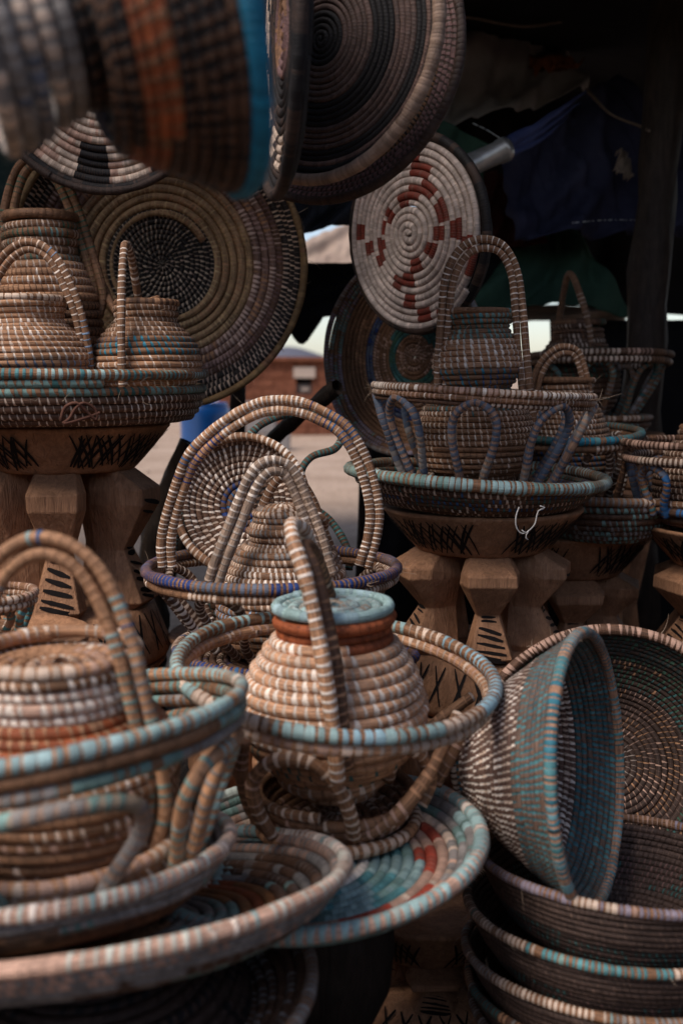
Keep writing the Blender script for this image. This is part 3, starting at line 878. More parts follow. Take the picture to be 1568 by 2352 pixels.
# brown string bow on the front of the tray
STRING = simple('brown_string', (.12, .05, .032), .8)
def fy(px): # local y on tray front
    xx = W(px, 1.63, .95).x - x0; return -math.sqrt(max(0, .285 ** 2 - xx * xx)) - .002, xx
pts = []
for px, py in ((140, 965), (150, 935), (175, 925), (195, 945), (215, 965), (212, 940), (190, 925), (172, 938), (158, 962), (142, 972), (165, 968), (205, 955), (222, 948)):
    yy, xx = fy(px); pts.append((xx, yy - random.uniform(0, .004), Z(py, 1.90 + yy) - zt - .009))
coil_tube('string_bow', pts, e, .0028, .006, [DBROWN], .9, DBROWN, sub=1, sides=5, mat=STRING)

zf = zL + .02
# LJ1 front left jar
S_W = [CREAM, WHITE]
e, k, zz = jar('grass_jar', 62, 1.80, zf, 'round jar at the left front of the tray, pale blue stitches low on its belly',
           [(118, 885), (140, 862), (150, 830), (140, 795), (112, 762), (90, 745), (86, 725), (92, 705), (90, 697)], .0112, .0118,
           [(.16, [PBLUE, CREAM], .26, TAN), (.46, [PBLUE, SLATE], .3, TAN), (1, [CREAM, WHITE], .3, TAN)], lip=dict(cols=[CREAM, STRAW], cov=.6, straw=STRAW), hair=30)
arch('handle', e, [(x_ * k, zz(r_)) for x_, r_ in ((160, 890), (154, 800), (140, 720), (112, 640), (80, 585), (38, 558), (-5, 562), (-50, 600), (-95, 680), (-125, 780), (-140, 890))], .0068, .0112, [CREAM, WHITE, PBLUE], .34, STRAW, yaw=-6)
# LJ2 front right jar with the handle seen on edge
e, k, zz = jar('grass_jar', 343, 1.86, zf, 'round jar at the right of the left tray, bright blue stitches on its shoulder',
           [(100, 885), (116, 860), (119, 830), (112, 800), (92, 772), (72, 752), (64, 735), (68, 718), (66, 706)], .0118, .012,
           [(.50, [CREAM, WHITE], .26, TAN), (.68, [BLUE, CYAN, SLATE], .3, STRAW), (1, [CREAM, WHITE, CREAM], .24, STRAW)], lip=dict(cols=[STRAW, TAN], cov=.5, straw=DSTRAW), hair=20)
arch('handle', e, [(-28 * k, zz(915), -.112), (-30 * k, zz(800), -.108), (-33 * k, zz(680), -.085), (-36 * k, zz(600), -.055), (-39 * k, zz(565), -.02), (-36 * k, zz(590), .02), (-34 * k, zz(690), .07), (-30 * k, zz(800), .10), (-30 * k, zz(900), .11)], .0075, .0112, [CREAM, WHITE], .34, STRAW, twin=False)
coil_tube('lid_loop', [(-20 * k, -.03, zz(712)), (0, -.045, zz(704)), (20 * k, -.05, zz(696)), (34 * k, -.03, zz(688))], e, .006, .01, [STRAW, TAN], .5, STRAW)
# LJ3 tall jar behind
e, k, zz = jar('grass_jar', 113, 2.05, zf, 'tall jar at the back of the left tray, green banded neck, high arched handle',
           [(85, 885), (110, 850), (120, 800), (122, 740), (116, 690), (104, 650), (90, 620), (80, 600), (76, 575), (80, 545), (76, 525), (78, 512)], .0165, .0115,
           [(.32, [GREEN, DSTRAW], .35, DSTRAW), (.58, [BLACK, DBROWN], .26, STRAW), (.78, [CREAM, WHITE, STRAW], .26, TAN), (1, [GREEN, GTEAL, CREAM], .35, STRAW)], lip=dict(cols=[GREEN, STRAW], cov=.5, straw=STRAW), hair=16)
arch('handle', e, [(x_ * k, zz(r_)) for x_, r_ in ((118, 740), (135, 680), (118, 590), (85, 480), (48, 395), (0, 362), (-48, 385), (-80, 470), (-98, 590), (-108, 720), (-112, 860))], .0088, .0105, [OLIVE, STRAW, GREEN], .45, STRAW)
arch('handle', e, [(95 * k, zz(640), .05), (125 * k, zz(650), .03), (150 * k, zz(690), .0), (170 * k, zz(720), -.02)], .0085, .011, [OLIVE, STRAW], .4, STRAW, twin=False)

# ---- hanging and leaning trays
def tray(name, loc, n, label, prof, pitch, per, bands, cat='tray', group='woven trays hung up for sale', spin=0, override=None, rim=None, sub=1, sides=8, hang=None, amp=.0025, hair=0, fat=.56):
    e = root(name, loc, label, cat, group)
    orient(e, n, spin)
    coil_body('body', prof, e, pitch, per, bands, sub=sub, sides=sides, amp=amp, override=override, fat=fat)
    if rim:
        r, z, rad, cols, cov, st = rim
        ring('rim', e, r, z, rad, per, cols, cov, st, turns=1.03, rise=0.001, sub=2, amp=amp)
    if hair: hairs(e, rim_pts(prof[-1][0] + pitch * .6, prof[-1][1]), hair, int(loc[0] * 1000) % 97, .03)
    if hang:
        inv = e.matrix_basis.inverted() if False else None
    return e
def hang_string(label, a, top, loopw=.006):
    """a knotted string from a tray's rim up to the roof pole"""
    a = Vector(a); b = Vector(top)
    o = coil_tube('hanging_string', [a + Vector((0, 0, -.01)), a.lerp(b, .3) + Vector((.003, 0, 0)), a.lerp(b, .7) + Vector((-.003, 0, 0)), b], None, .0016, .01, [TAN], .5, TAN, sub=1, sides=5, mat=HAIR)
    tag(o, label, 'string')

def bowl_prof(R, H, flat=.55, n=6):
    P = [(.002, 0), (R * flat * .5, 0), (R * flat, .002)]
    for i in range(1, n + 1):
        t = i / n; P.append((R * (flat + (1 - flat) * math.sin(t * PI / 2) ** .9), .002 + H * (1 - math.cos(t * PI / 2)) ** .9))
    return P

# D3 big brown tray
y = 2.22; c = WP(365, 603, y); k = depth(y, c.z) / F; R = 326 * k
N = Vector((.04, -1, -.06))
e = tray('brown_tray', c - N.normalized() * -.0 + Vector((0, .05, 0)), N, 'largest tray, brown and black with a dark spiral centre, standing behind the left jars',
     [(112 * k, .0), (180 * k, -.004), (250 * k, .006), (300 * k, .03), (R, .062)], .0178, .0095,
     [(.42, [(.48, .33, .17), TAN, (.36, .23, .11)], .35, (.32, .19, .10)), (.64, [(.55, .38, .31), (.34, .21, .18), TAN], .5, (.20, .11, .08)), (.74, [(.42, .28, .23), PURPLE], .45, DSTRAW), (1, [(.56, .40, .29), (.44, .30, .22)], .42, (.02, .014, .012))],
     rim=(R + .003, .070, .0078, [OLIVE, STRAW, OLIVE], .96, STRAW), sub=1, spin=.5, hair=70, group='woven trays hung up for sale')
coil_body('centre', [(.002, 0), (60 * k, .0), (128 * k, .001)], e, .0112, .0098, [(1, [(.42, .32, .24), (.3, .22, .17)], .34, (.014, .01, .009))], sub=1)

# D2 black and white tray upper left
def ov_d2(st, sw, s, th):
    a = np.mod(th * 180 / PI, 45)
    ringz = (s > .60) & (s < .93)
    blk = ringz & (a < 20)
    st[ringz, :3] *= 1; st[blk, :3] = np.array(BLACK); st[blk, 3] = .97
y = 1.92; c = WP(225, 160, y); k = depth(y, c.z) / F
tray('black_white_tray', c, (.02, -.97, -.25), 'flat pale hanging tray with large black blocks near its dark rim',
     [(.002, 0), (150 * k, .0), (215 * k, -.002), (245 * k, .004), (262 * k, .012)], .0142, .0042,
     [(.30, [CREAM, PINK], .97, STRAW), (.60, [PINK, CREAM], .97, STRAW), (.93, [CREAM, PINK, CREAM], .97, STRAW), (1, [DBROWN, BLACK], .97, DBROWN)], spin=2.05, override=ov_d2,
     rim=(264 * k, .016, .0075, [DBROWN], .97, DBROWN), sub=1)
hang_string('string holding the black and white tray to the roof pole', c + Vector((0, 0, .19)), (c.x, 2.2, 1.99))

# D5 large tray with concentric brown rings
y = 1.55; c = WP(742, 92, y); k = depth(y, c.z) / F; R = 312 * k
n5 = Vector((-.56, -.80, -.02))
tray('ringed_tray', c, n5, 'large hanging tray of concentric brown and black rings with a pale stitched rim',
     [(.002, 0), (R * .4, .0), (R * .8, -.004), (R * .97, .004)], .0085, .0046,
     [(.19, [BLACK], .97, BLACK), (.46, [(.09, .056, .046), (.11, .066, .054)], .97, STRAW), (.62, [BLACK], .97, BLACK), (.80, [(.11, .064, .052), (.085, .053, .045)], .97, STRAW), (.88, [BLACK], .97, BLACK), (.92, [(.16, .09, .07)], .97, BLACK), (1, [BLACK], .97, BLACK)],
     rim=(R, .010, .0095, [(.38, .25, .18), (.32, .21, .15)], .97, TAN), sub=1, spin=1)
hang_string('string holding the large ringed tray to the roof pole', c + Vector((0, 0, R)), (c.x + .02, 1.64, 1.99))
y = 1.68; c = WP(762, 150, y); k = depth(y, c.z) / F; R = 312 * k
tray('dotted_tray', c + Vector((.02, .03, 0)), (-.46, -.87, .10), 'dark dotted tray hanging just behind the large ringed tray',
     [(.002, 0), (R * .6, .0), (R * .8, .012), (R, .035)], .0125, .0085, [(.8, [DBROWN, BLACK], .6, STRAW), (1, [DBROWN], .55, PURPLE)],
     rim=(R, .040, .0075, [DBROWN], .9, DBROWN), sub=1, spin=2)
hang_string('string holding the dark dotted tray to the roof pole', c + Vector((.02, .03, R)), (c.x + .02, 1.66, 2.0))
# D4 edge-on
def ov_d4(st, sw, s, th):
    a = np.mod(th * 180 / PI, 24); q = np.floor(s * 17)
    w = (s > .62) & (s < .86) & (np.mod(a + q * 5, 24) < 15)
    st[w, :3] = np.array(CREAM)
y = 1.42; c = WP(656, 62, y); k = depth(y, c.z) / F; R = 368 * k
tray('patterned_tray', c, (-.985, -.20, .0), 'dark tray hanging nearly edge-on with a stepped cream pattern beside its black rim',
     [(.002, 0), (R * .7, .0), (R * .9, .002), (R, .008)], .0120, .0042, [(.3, [PURPLE, STRAW], .97, STRAW), (.9, [DBROWN, BLACK], .97, BLACK), (1, [BLACK], .97, BLACK)],
     rim=(R, .012, .009, [BLACK, DBROWN], .97, BLACK), sub=1, override=ov_d4, spin=0)
hang_string('string holding the edge-on patterned tray to the roof pole', c + Vector((0, 0, R)), (c.x, 1.62, 1.99))

# D6 white tray with stepped red cross
blocks = [(265, 735, 22), (330, 800, 20), (370, 890, 18), (320, 905, 18), (285, 945, 20), (230, 1000, 18), (190, 1040, 16), (190, 1115, 16), (435, 980, 22), (495, 1050, 14), (425, 1070, 16), (400, 1135, 20),
          (540, 1110, 8), (590, 1205, 13), (355, 1210, 22), (325, 1275, 16), (275, 1310, 12), (335, 1385, 11), (400, 1430, 11), (490, 1430, 9), (75, 1060, 9), (122, 1135, 9), (185, 1190, 11)]
bl = []
for bx, by, w in blocks:
    # undo the slant of the ellipse, then its squash
    dx, dy = bx - 315, by - 1075
    a = math.atan2(-60, 430) * -1
    # major axis direction in picture
    ux, uy = math.sin(R_(8)), math.cos(R_(8))
    mj = dx * ux + dy * uy; mn = dx * uy - dy * ux
    bl.append((math.atan2(-mj / 425, mn / 280), math.hypot(mj / 425, mn / 280), w))
NC6 = 13.0
def ov_d6(st, sw, s, th):
    rr = s * NC6
    for a, r, w in bl:
        da = np.abs(np.mod(th - a + PI, 2 * PI) - PI)
        kk = np.round(r * NC6 - .5) + .5
        q = (da < R_(w) * .62) & (np.abs(rr - kk) < .95)
        st[q, :3] = np.array(RED) * .75; st[q, 3] = .97
y = 2.06; c = WP(951, 540, y); k = depth(y, c.z) / F; R = 216 * k
e = root('red_white_tray', c, 'white tray with a stepped red cross pattern, hanging above the right stool', 'tray', 'woven trays hung up for sale')
n6 = Vector((-.76, -.65, -.10)).normalized()
zax = n6
vup = Vector((0, 0, 1)); xax = vup.cross(zax).normalized(); yax = zax.cross(xax)
e.rotation_mode = 'QUATERNION'; e.rotation_quaternion = Matrix((xax, yax, zax)).transposed().to_quaternion()
coil_body('body', [(.002, .012), (R * .35, .008), (R * .75, .002), (R * .965, .004)], e, R * .965 / NC6, .0044, [(1, [(.66, .53, .46), (.58, .46, .40)], .97, CREAM)], sub=1, sides=10, override=ov_d6, amp=.0015, fat=.55)
ring('rim', e, R, -.002, .0095, .006, [DBROWN, BLACK], .97, DBROWN, turns=1.03, amp=.0015)
ring('rim', e, R * .975, -.012, .0080, .006, [DBROWN, BLACK], .97, DBROWN, turns=1.02, amp=.0015)
hang_string('thin string holding the red and white tray', c + Vector((-.03, 0, R)), (c.x - .03, 2.22, 1.99))

# D7 tray behind, teal rings
y = 2.36; c = WP(952, 818, y); k = depth(y, c.z) / F; R = 222 * k
tray('teal_ringed_tray', c, (-.66, -.73, .02), 'dim round tray with dark teal rings, behind and below the red-crossed tray',
     [(.002, 0), (R * .45, .0), (R * .75, .008), (R * .9, .03), (R, .055)], .0105, .0075,
     [(.22, [PINK, STRAW], .6, STRAW), (.32, [DTEAL, GREEN], .9, DTEAL), (.52, [STRAW, PINK], .6, STRAW), (.60, [(.05, .05, .08), SLATE], .9, NAVY), (.74, [STRAW, TAN], .7, STRAW), (.86, [STRAW], .8, STRAW), (1, [GTEAL, STRAW, MAUVE], .7, STRAW)],
     rim=(R, .06, .007, [MAUVE, GREY], .9, STRAW), sub=1)

# D1 big blurred bowl hanging close to the lens
y = .83; c = WP(462, 22, y); k = depth(y, c.z) / F; R = 400 * k
nn = Vector((.93, .30, .26)).normalized()
H = 395 * k
rb = 188 * k
e = root('hanging_bowl', c - nn * H, 'big blurred hanging bowl, black with an orange band and bright teal rim', 'bowl')
orient(e, nn)
pb = [(.002, .02), (rb * .55, .018), (rb * .80, .022), (rb * .86, .05), (R * .62, H * .35), (R * .80, H * .60), (R * .92, H * .82), (R * .985, H * .96)]
coil_body('body', pb, e, .0098, .0105, [(.60, [BLACK], .74, DSTRAW), (.74, [ORANGE, RUST, ORANGE], .85, STRAW), (1, [BLACK, BLACK, DBROWN], .76, DSTRAW)], sub=2, amp=.001)
ring('rim', e, R, H, .0085, .0065, [(.015, .22, .38), (.02, .25, .40)], .97, TEAL, turns=1.03)
for i in range(5):
    ring('foot_coil', e, rb * (.86 + .075 * i), .022 - .014 * i, .0072, .0105, [CREAM, SLATE, GREY, CREAM], .5, GREY, turns=1.0)
hang_string('string holding the big blurred bowl', c + Vector((-.02, .03, R * .98)), (c.x, .9, 1.99))
branch('roof_pole', [(-1.4, .9, 1.98), (.1, .92, 2.0), (1.5, .95, 1.99)], .026, .022, BARK, 'roof pole above the nearest hanging bowl', 'pole', 12)

# ---- right stack: bowl, openwork basket, tall jar
zb = zR
xB = W(1088, 1.88, zb).x
e = root('shallow_bowl', (xB, 1.88, zb + .008), 'wide shallow bowl with teal stitched rim on the right stool, under the blue-looped basket', 'bowl')
tilt(e, 0, -2.5)
coil_body('body', [(.002, 0), (.10, 0), (.165, .001), (.20, .018), (.228, .042)], e, .0125, .0105,
          [(.35, [DSTRAW, STRAW], .4, STRAW), (.55, [BLACK, DBROWN], .5, STRAW), (.8, [CREAM, WHITE, STRAW], .32, DSTRAW), (1, [DTEAL, CREAM, BLUE], .4, DSTRAW)], sub=2)
ring('rim', e, .240, .053, .0118, .0098, [PTEAL, GTEAL, GTEAL], .55, STRAW, turns=1.04, rise=.0, wob=.002)
hairs(e, rim_pts(.24, .06) + rim_pts(.235, .04), 60, 5, .02)
# string loop hanging from its rim
WS = simple('white_string', (.6, .55, .5), .7)
def onrim(px, py, dr=.0):
    # a point just in front of the bowl at that picture position
    for yy in np.linspace(1.5, 1.95, 200):
        w = WP(px, py, yy)
        if math.hypot(w.x - xB, yy - 1.88) < .252 + dr: return w - Vector((xB, 1.88, zb + .008))
    return w - Vector((xB, 1.88, zb + .008))
coil_tube('white_string', [onrim(a_, b_) for a_, b_ in ((1190, 1163), (1184, 1185), (1186, 1208), (1198, 1222), (1212, 1218), (1228, 1200), (1232, 1180), (1236, 1168), (1250, 1162), (1238, 1158))], e, .0013, .005, [WHITE], .5, WHITE, sub=1, sides=5, mat=WS)
coil_tube('white_string', [onrim(a_, b_) for a_, b_ in ((1196, 1216), (1206, 1222), (1214, 1214), (1206, 1230), (1212, 1238))], e, .0012, .005, [WHITE], .5, WHITE, sub=1, sides=5, mat=WS)

zo = zb + .020
e = root('openwork_basket', W(1090, 1.86, zo), 'openwork basket with slate blue loops and a wide cream-stitched ring, on the right stool', 'openwork basket', 'openwork baskets on looped feet')
tilt(e, 0, -3.2)
kk = depth(1.86, .95) / F
zr = Z(903, 1.86) - zo
coil_body('foot', [(.002, 0), (.07, 0), (.095, .004), (.106, .022), (.108, .040)], e, .0115, .0105, [(.6, [STRAW, CREAM], .3, STRAW), (1, [CREAM, PTEAL, CREAM], .35, STRAW)], sub=2)
loops(e, 8, .118, .004, .200, zr - .012, .0074, .0105, [SLATE, SLATE, (.10, .125, .17), GREY], .93, TAN, a0=-101, w0=.32, w1=.62)
ring('rim', e, 249 * kk, zr + .004, .0070, .0092, [CREAM, WHITE, PINK], .52, STRAW, turns=1.04, ang0=2.5)
ring('rim', e, 246 * kk, zr - .0075, .0060, .0092, [CREAM, PINK, WHITE], .48, STRAW, turns=1.03, ang0=3.5)
ring('rim', e, 241 * kk, zr - .0165, .0046, .0092, [CREAM, DSTRAW], .4, DSTRAW, turns=1.02, ang0=1.)
hairs(e, rim_pts(249 * kk + .008, zr), 45, 6, .02)

e, k, zz = jar('grass_jar', 1088, 1.86, zo + .014, 'tall double-bellied jar with teal neck and high handle inside the blue-looped basket',
    [(95, 1085), (118, 1065), (128, 1030), (132, 990), (122, 950), (98, 918), (76, 898), (73, 888), (88, 868), (95, 840), (92, 808), (81, 780), (70, 762), (66, 750), (73, 738), (76, 724)], .0106, .0112,
    [(.30, [STRAW, CREAM], .3, STRAW), (.42, [CREAM, WHITE], .3, STRAW), (.50, [CREAM, TEAL, WHITE], .3, STRAW), (.60, [TEAL, DTEAL], .35, DSTRAW), (.72, [BLUE, TEAL, CYAN], .3, STRAW), (.87, [WHITE, CREAM], .32, TAN), (.94, [GTEAL, DTEAL], .4, STRAW), (1, [TEAL, GTEAL], .5, STRAW)],
    lip=dict(cols=[CREAM, TEAL, STRAW], cov=.5, straw=STRAW, fat=.55), hair=45)
arch('handle', e, [(x_ * k, zz(r_), -.03) for x_, r_ in ((-92, 900), (-92, 820), (-86, 730), (-76, 640), (-44, 578), (4, 556), (54, 572), (84, 630), (96, 710), (104, 800), (116, 900), (126, 960), (128, 1010))], .0070, .0102, [CREAM, WHITE, CREAM], .34, STRAW)

# ---- second right basket (RB2) behind
zb2 = zR2
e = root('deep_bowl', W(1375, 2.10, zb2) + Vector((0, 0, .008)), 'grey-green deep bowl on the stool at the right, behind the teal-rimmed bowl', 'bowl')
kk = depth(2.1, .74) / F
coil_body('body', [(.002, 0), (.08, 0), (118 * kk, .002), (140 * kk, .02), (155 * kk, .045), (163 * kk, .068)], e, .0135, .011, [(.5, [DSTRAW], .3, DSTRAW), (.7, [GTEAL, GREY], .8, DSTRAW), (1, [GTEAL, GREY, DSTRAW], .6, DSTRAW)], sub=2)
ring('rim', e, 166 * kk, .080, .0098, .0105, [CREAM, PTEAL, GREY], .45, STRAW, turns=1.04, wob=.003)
zo2 = zb2 + .022
e = root('openwork_basket', W(1300, 2.17, zo2), 'openwork basket with a teal ring and white-banded loops, behind the blue-looped basket', 'openwork basket', 'openwork baskets on looped feet')
kk = depth(2.17, .9) / F
zr = Z(995, 2.17) - zo2
tilt(e, 4, 1)
coil_body('foot', [(.002, 0), (.07, 0), (.09, .004), (.10, .03)], e, .012, .011, [(1, [STRAW, CREAM], .3, STRAW)], sub=1)
loops(e, 7, .09, .004, 145 * kk, zr - .01, .0075, .0105, [CREAM, WHITE, STRAW], .42, DSTRAW, a0=-75, w0=.3, w1=.6)
ring('rim', e, 160 * kk, zr + .004, .0088, .0105, [TEAL, CYAN, DTEAL, TEAL], .8, STRAW, turns=1.04)
ring('rim', e, 156 * kk, zr - .012, .0080, .0105, [CREAM, STRAW, DSTRAW], .4, STRAW, turns=1.02)
e, k, zz = jar('grass_jar', 1285, 2.17, zo2 + .012, 'short round jar with a small double arched handle inside the teal-ringed basket',
    [(80, 1130), (105, 1105), (115, 1070), (112, 1030), (98, 985), (80, 945), (66, 915), (60, 895), (64, 880)], .0112, .0115,
    [(.30, [CREAM, STRAW], .3, STRAW), (.50, [BLUE, TEAL, BLUE], .4, STRAW), (1, [CREAM, WHITE, CREAM], .32, STRAW)], lip=dict(cols=[STRAW, CREAM], cov=.5, straw=STRAW), hair=18)
arch('handle', e, [(x_ * k, zz(r_), -.04) for x_, r_ in ((-84, 990), (-82, 900), (-66, 840), (-34, 806), (-4, 798), (24, 812), (42, 860), (56, 930), (84, 1000))], .0066, .0102, [CREAM, STRAW, CREAM], .38, STRAW)
e2 = e

# ---- back right basket, darker
zrs = .42
yq = 2.75
zfoot = Z(968, yq)
stool(1395, yq, 0, zfoot - .03, .15, 'dim carved stool at the back right carrying the farthest basket', .08, .06, 10, 5, False, 15)
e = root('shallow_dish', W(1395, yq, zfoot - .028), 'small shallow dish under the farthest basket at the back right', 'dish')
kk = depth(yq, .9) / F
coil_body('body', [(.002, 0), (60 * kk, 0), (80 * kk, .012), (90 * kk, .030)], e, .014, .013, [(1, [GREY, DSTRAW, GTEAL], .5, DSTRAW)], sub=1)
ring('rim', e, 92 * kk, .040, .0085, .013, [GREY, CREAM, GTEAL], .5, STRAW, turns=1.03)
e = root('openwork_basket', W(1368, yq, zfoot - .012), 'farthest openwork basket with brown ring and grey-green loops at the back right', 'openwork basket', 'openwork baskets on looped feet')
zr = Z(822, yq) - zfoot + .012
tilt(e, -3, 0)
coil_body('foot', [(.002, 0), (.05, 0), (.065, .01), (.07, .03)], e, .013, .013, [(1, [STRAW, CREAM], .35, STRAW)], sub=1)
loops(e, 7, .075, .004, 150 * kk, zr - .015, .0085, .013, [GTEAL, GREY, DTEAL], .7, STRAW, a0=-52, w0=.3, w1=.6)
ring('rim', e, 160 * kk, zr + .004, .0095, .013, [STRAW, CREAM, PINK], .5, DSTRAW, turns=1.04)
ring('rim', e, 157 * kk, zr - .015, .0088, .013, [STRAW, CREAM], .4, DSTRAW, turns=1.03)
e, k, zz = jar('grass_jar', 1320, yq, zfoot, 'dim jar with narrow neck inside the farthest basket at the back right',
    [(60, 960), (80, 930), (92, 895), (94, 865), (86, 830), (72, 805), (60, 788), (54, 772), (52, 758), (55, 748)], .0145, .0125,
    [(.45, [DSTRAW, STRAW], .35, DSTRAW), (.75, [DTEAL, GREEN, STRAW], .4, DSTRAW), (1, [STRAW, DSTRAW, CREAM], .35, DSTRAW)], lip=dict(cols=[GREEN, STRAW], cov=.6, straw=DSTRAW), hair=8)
arch('handle', e, [(20 * k, zz(820), -.07), (6 * k, zz(740), -.07), (-12 * k, zz(670), -.045), (-22 * k, zz(632), -.01), (-27 * k, zz(640), .02), (-31 * k, zz(720), .06), (-32 * k, zz(800), .07)], .0088, .0125, [TAN, STRAW, CREAM], .4, STRAW, twin=False)

# ---- far right basket, cut by the frame
yq = 2.0; zq = zR3 + .012
e = root('shallow_bowl', W(1668, yq, zR3 + .008), 'dim blue-stitched bowl on the stool at the right edge', 'bowl')
kk = depth(yq, .8) / F
coil_body('body', [(.002, 0), (.10, 0), (150 * kk, .004), (172 * kk, .022)], e, .0125, .011, [(1, [DSTRAW, STRAW, NAVY], .4, DSTRAW)], sub=1)
ring('rim', e, 178 * kk, .030, .0085, .0105, [SLATE, DSTRAW, BLUE], .5, DSTRAW, turns=1.03)
e = root('openwork_basket', W(1602, yq, zq + .01), 'openwork basket with blue loops cut by the right edge of the photo', 'openwork basket', 'openwork baskets on looped feet')
zr = Z(1052, yq) - zq - .01
loops(e, 7, .11, .004, 160 * kk, zr - .012, .0078, .0105, [BLUE, TEAL, SLATE], .85, STRAW, a0=-150, w0=.3, w1=.6)
coil_body('foot', [(.002, 0), (.07, 0), (.10, .01), (.105, .03)], e, .0125, .011, [(1, [CREAM, STRAW], .3, STRAW)], sub=1)
ring('rim', e, 168 * kk, zr, .0085, .0098, [CREAM, PINK, STRAW], .5, DSTRAW, turns=1.03)
ring('rim', e, 172 * kk, zr + .030, .0080, .0098, [CREAM, PINK, STRAW], .5, DSTRAW, turns=1.03)
e, k, zz = jar('grass_jar', 1625, yq, zq + .024, 'brown jar with a slanting arched handle cut by the right edge of the photo',
    [(85, 1205), (110, 1170), (118, 1130), (112, 1080), (90, 1040), (72, 1010), (64, 990)], .0125, .011, [(1, [CREAM, STRAW, CREAM], .28, DSTRAW)], lip=dict(cols=[STRAW], cov=.5, straw=STRAW), hair=10)
arch('handle', e, [(x_ * k, zz(r_), -.05) for x_, r_ in ((-84, 1090), (-72, 1030), (-56, 960), (-40, 910), (-5, 870), (40, 900), (70, 980), (90, 1090))], .0070, .0100, [CREAM, STRAW, PINK], .42, STRAW)

# ---- centre basket in focus
yq = 1.62
zring = Z(1306, yq)
zcb = Z(1500, yq) + .01
stool(630, 1.62, 0, zcb - .03, .165, 'carved stool under the centre basket, mostly hidden behind the front baskets', .08, .09, 10, 5, True, 21)
kk = depth(yq, zring) / F
e = root('shallow_bowl', W(640, yq, zcb - .020), 'low bowl with navy and cream stitches under the centre basket', 'bowl')
coil_body('body', [(.002, 0), (.09, 0), (.135, .002), (.160, .014)], e, .0115, .0092, [(1, [CREAM, DSTRAW, NAVY], .4, DSTRAW)], sub=1)
ring('rim', e, .168, .024, .0085, .0088, [BLUE, NAVY, CREAM, NAVY], .5, STRAW, turns=1.04)
e = root('openwork_basket', W(627, yq, zcb), 'centre openwork basket with navy ring, white-banded loops and a tall round arched handle', 'openwork basket', 'openwork baskets on looped feet')
zr = zring - zcb
tilt(e, -1.5, 0)
coil_body('foot', [(.002, 0), (.07, 0), (.09, .01), (.095, .03)], e, .0115, .0092, [(1, [CREAM, STRAW], .3, STRAW)], sub=1)
loops(e, 8, .10, .004, 268 * kk, zr - .012, .0075, .0095, [WHITE, CREAM, CREAM], .4, DSTRAW, a0=-68, w0=.3, w1=.6)
ring('rim', e, 286 * kk, zr + .003, .0092, .0085, [NAVY, BLUE, NAVY, SLATE], .48, STRAW, turns=1.05, ang0=.3)
ring('rim', e, 281 * kk, zr - .013, .0078, .0085, [CREAM, WHITE, STRAW], .42, STRAW, turns=1.03)
HB = [(.20, [WHITE, CREAM, WHITE], .45, STRAW), (.27, [NAVY, WHITE, BLUE], .5, STRAW), (.36, [NAVY, WHITE, BLUE], .45, TAN), (.56, [WHITE, WHITE, CREAM], .7, TAN), (.70, [NAVY, CREAM, BLUE], .5, TAN), (1, [WHITE, CREAM, WHITE], .48, STRAW)]
HP = [(-244, 8), (-246, 60), (-236, 118), (-204, 212), (-178, 266), (-126, 318), (-70, 357), (-10, 382), (60, 382), (120, 360), (175, 322), (218, 245), (242, 150), (238, 80), (218, 8)]
arch('handle', e, [(a_ * kk, zr + b_ * kk, -.035) for a_, b_ in HP], .0078, .0078, [WHITE], .5, STRAW, bands=HB)
hairs(e, rim_pts(286 * kk + .008, zr), 40, 9, .02)

# jar with lid in the centre basket
e, k, zz = jar('grass_jar', 655, yq, zcb + .012, 'pale jar with stepped coiled lid and slanting twin handle in the centre basket',
    [(110, 1490), (138, 1460), (150, 1425), (150, 1390), (144, 1355), (134, 1320), (120, 1298), (104, 1285)], .0125, .0098,
    [(.3, [CREAM, GREY], .35, STRAW), (.6, [GREY, CREAM, PBLUE], .4, STRAW), (1, [WHITE, CREAM], .5, STRAW)], closed=False, hair=20)
zt_ = zz(1290)
def cap(parent, pts, bands, name='lid'):
    return coil_body(name, pts, parent, .0118, .0095, bands, sub=2)
cap(e, [(118 * k, zt_ - .01), (112 * k, zt_ + .012), (96 * k, zt_ + .024), (78 * k, zt_ + .030), (78 * k, zt_ + .045), (82 * k, zt_ + .056), (70 * k, zt_ + .062), (68 * k, zt_ + .072), (72 * k, zt_ + .080), (52 * k, zt_ + .086), (28 * k, zt_ + .089), (6 * k, zt_ + .09)],
    [(1, [WHITE, CREAM, GREY], .5, STRAW)])
coil_tube('lid_loop', [(62 * k, -.02, zt_ + .084), (84 * k, -.03, zt_ + .078), (92 * k, -.02, zt_ + .066), (84 * k, -.0, zt_ + .056)], e, .0065, .0098, [CREAM, WHITE], .45, STRAW)
arch('handle', e, [(-158 * k, zz(1312), -.09), (-140 * k, zz(1260), -.09), (-108 * k, zz(1180), -.085), (-76 * k, zz(1100), -.08), (-45 * k, zz(1058), -.075), (-6 * k, zz(1050), -.07), (30 * k, zz(1075), -.065), (66 * k, zz(1160), -.06), (92 * k, zz(1230), -.06), (112 * k, zz(1305), -.06)],
     .0080, .0105, [CREAM, (.42, .34, .28), WHITE], .55, (.30, .2, .14), gap=.0165)
arch('handle', e, [(-85 * k, zz(1290), .02), (-60 * k, zz(1190), .02), (-20 * k, zz(1110), .02), (20 * k, zz(1095), .02), (62 * k, zz(1150), .02), (92 * k, zz(1230), .02), (125 * k, zz(1305), .02)], .008, .0098, [WHITE, CREAM], .4, STRAW, twin=False)

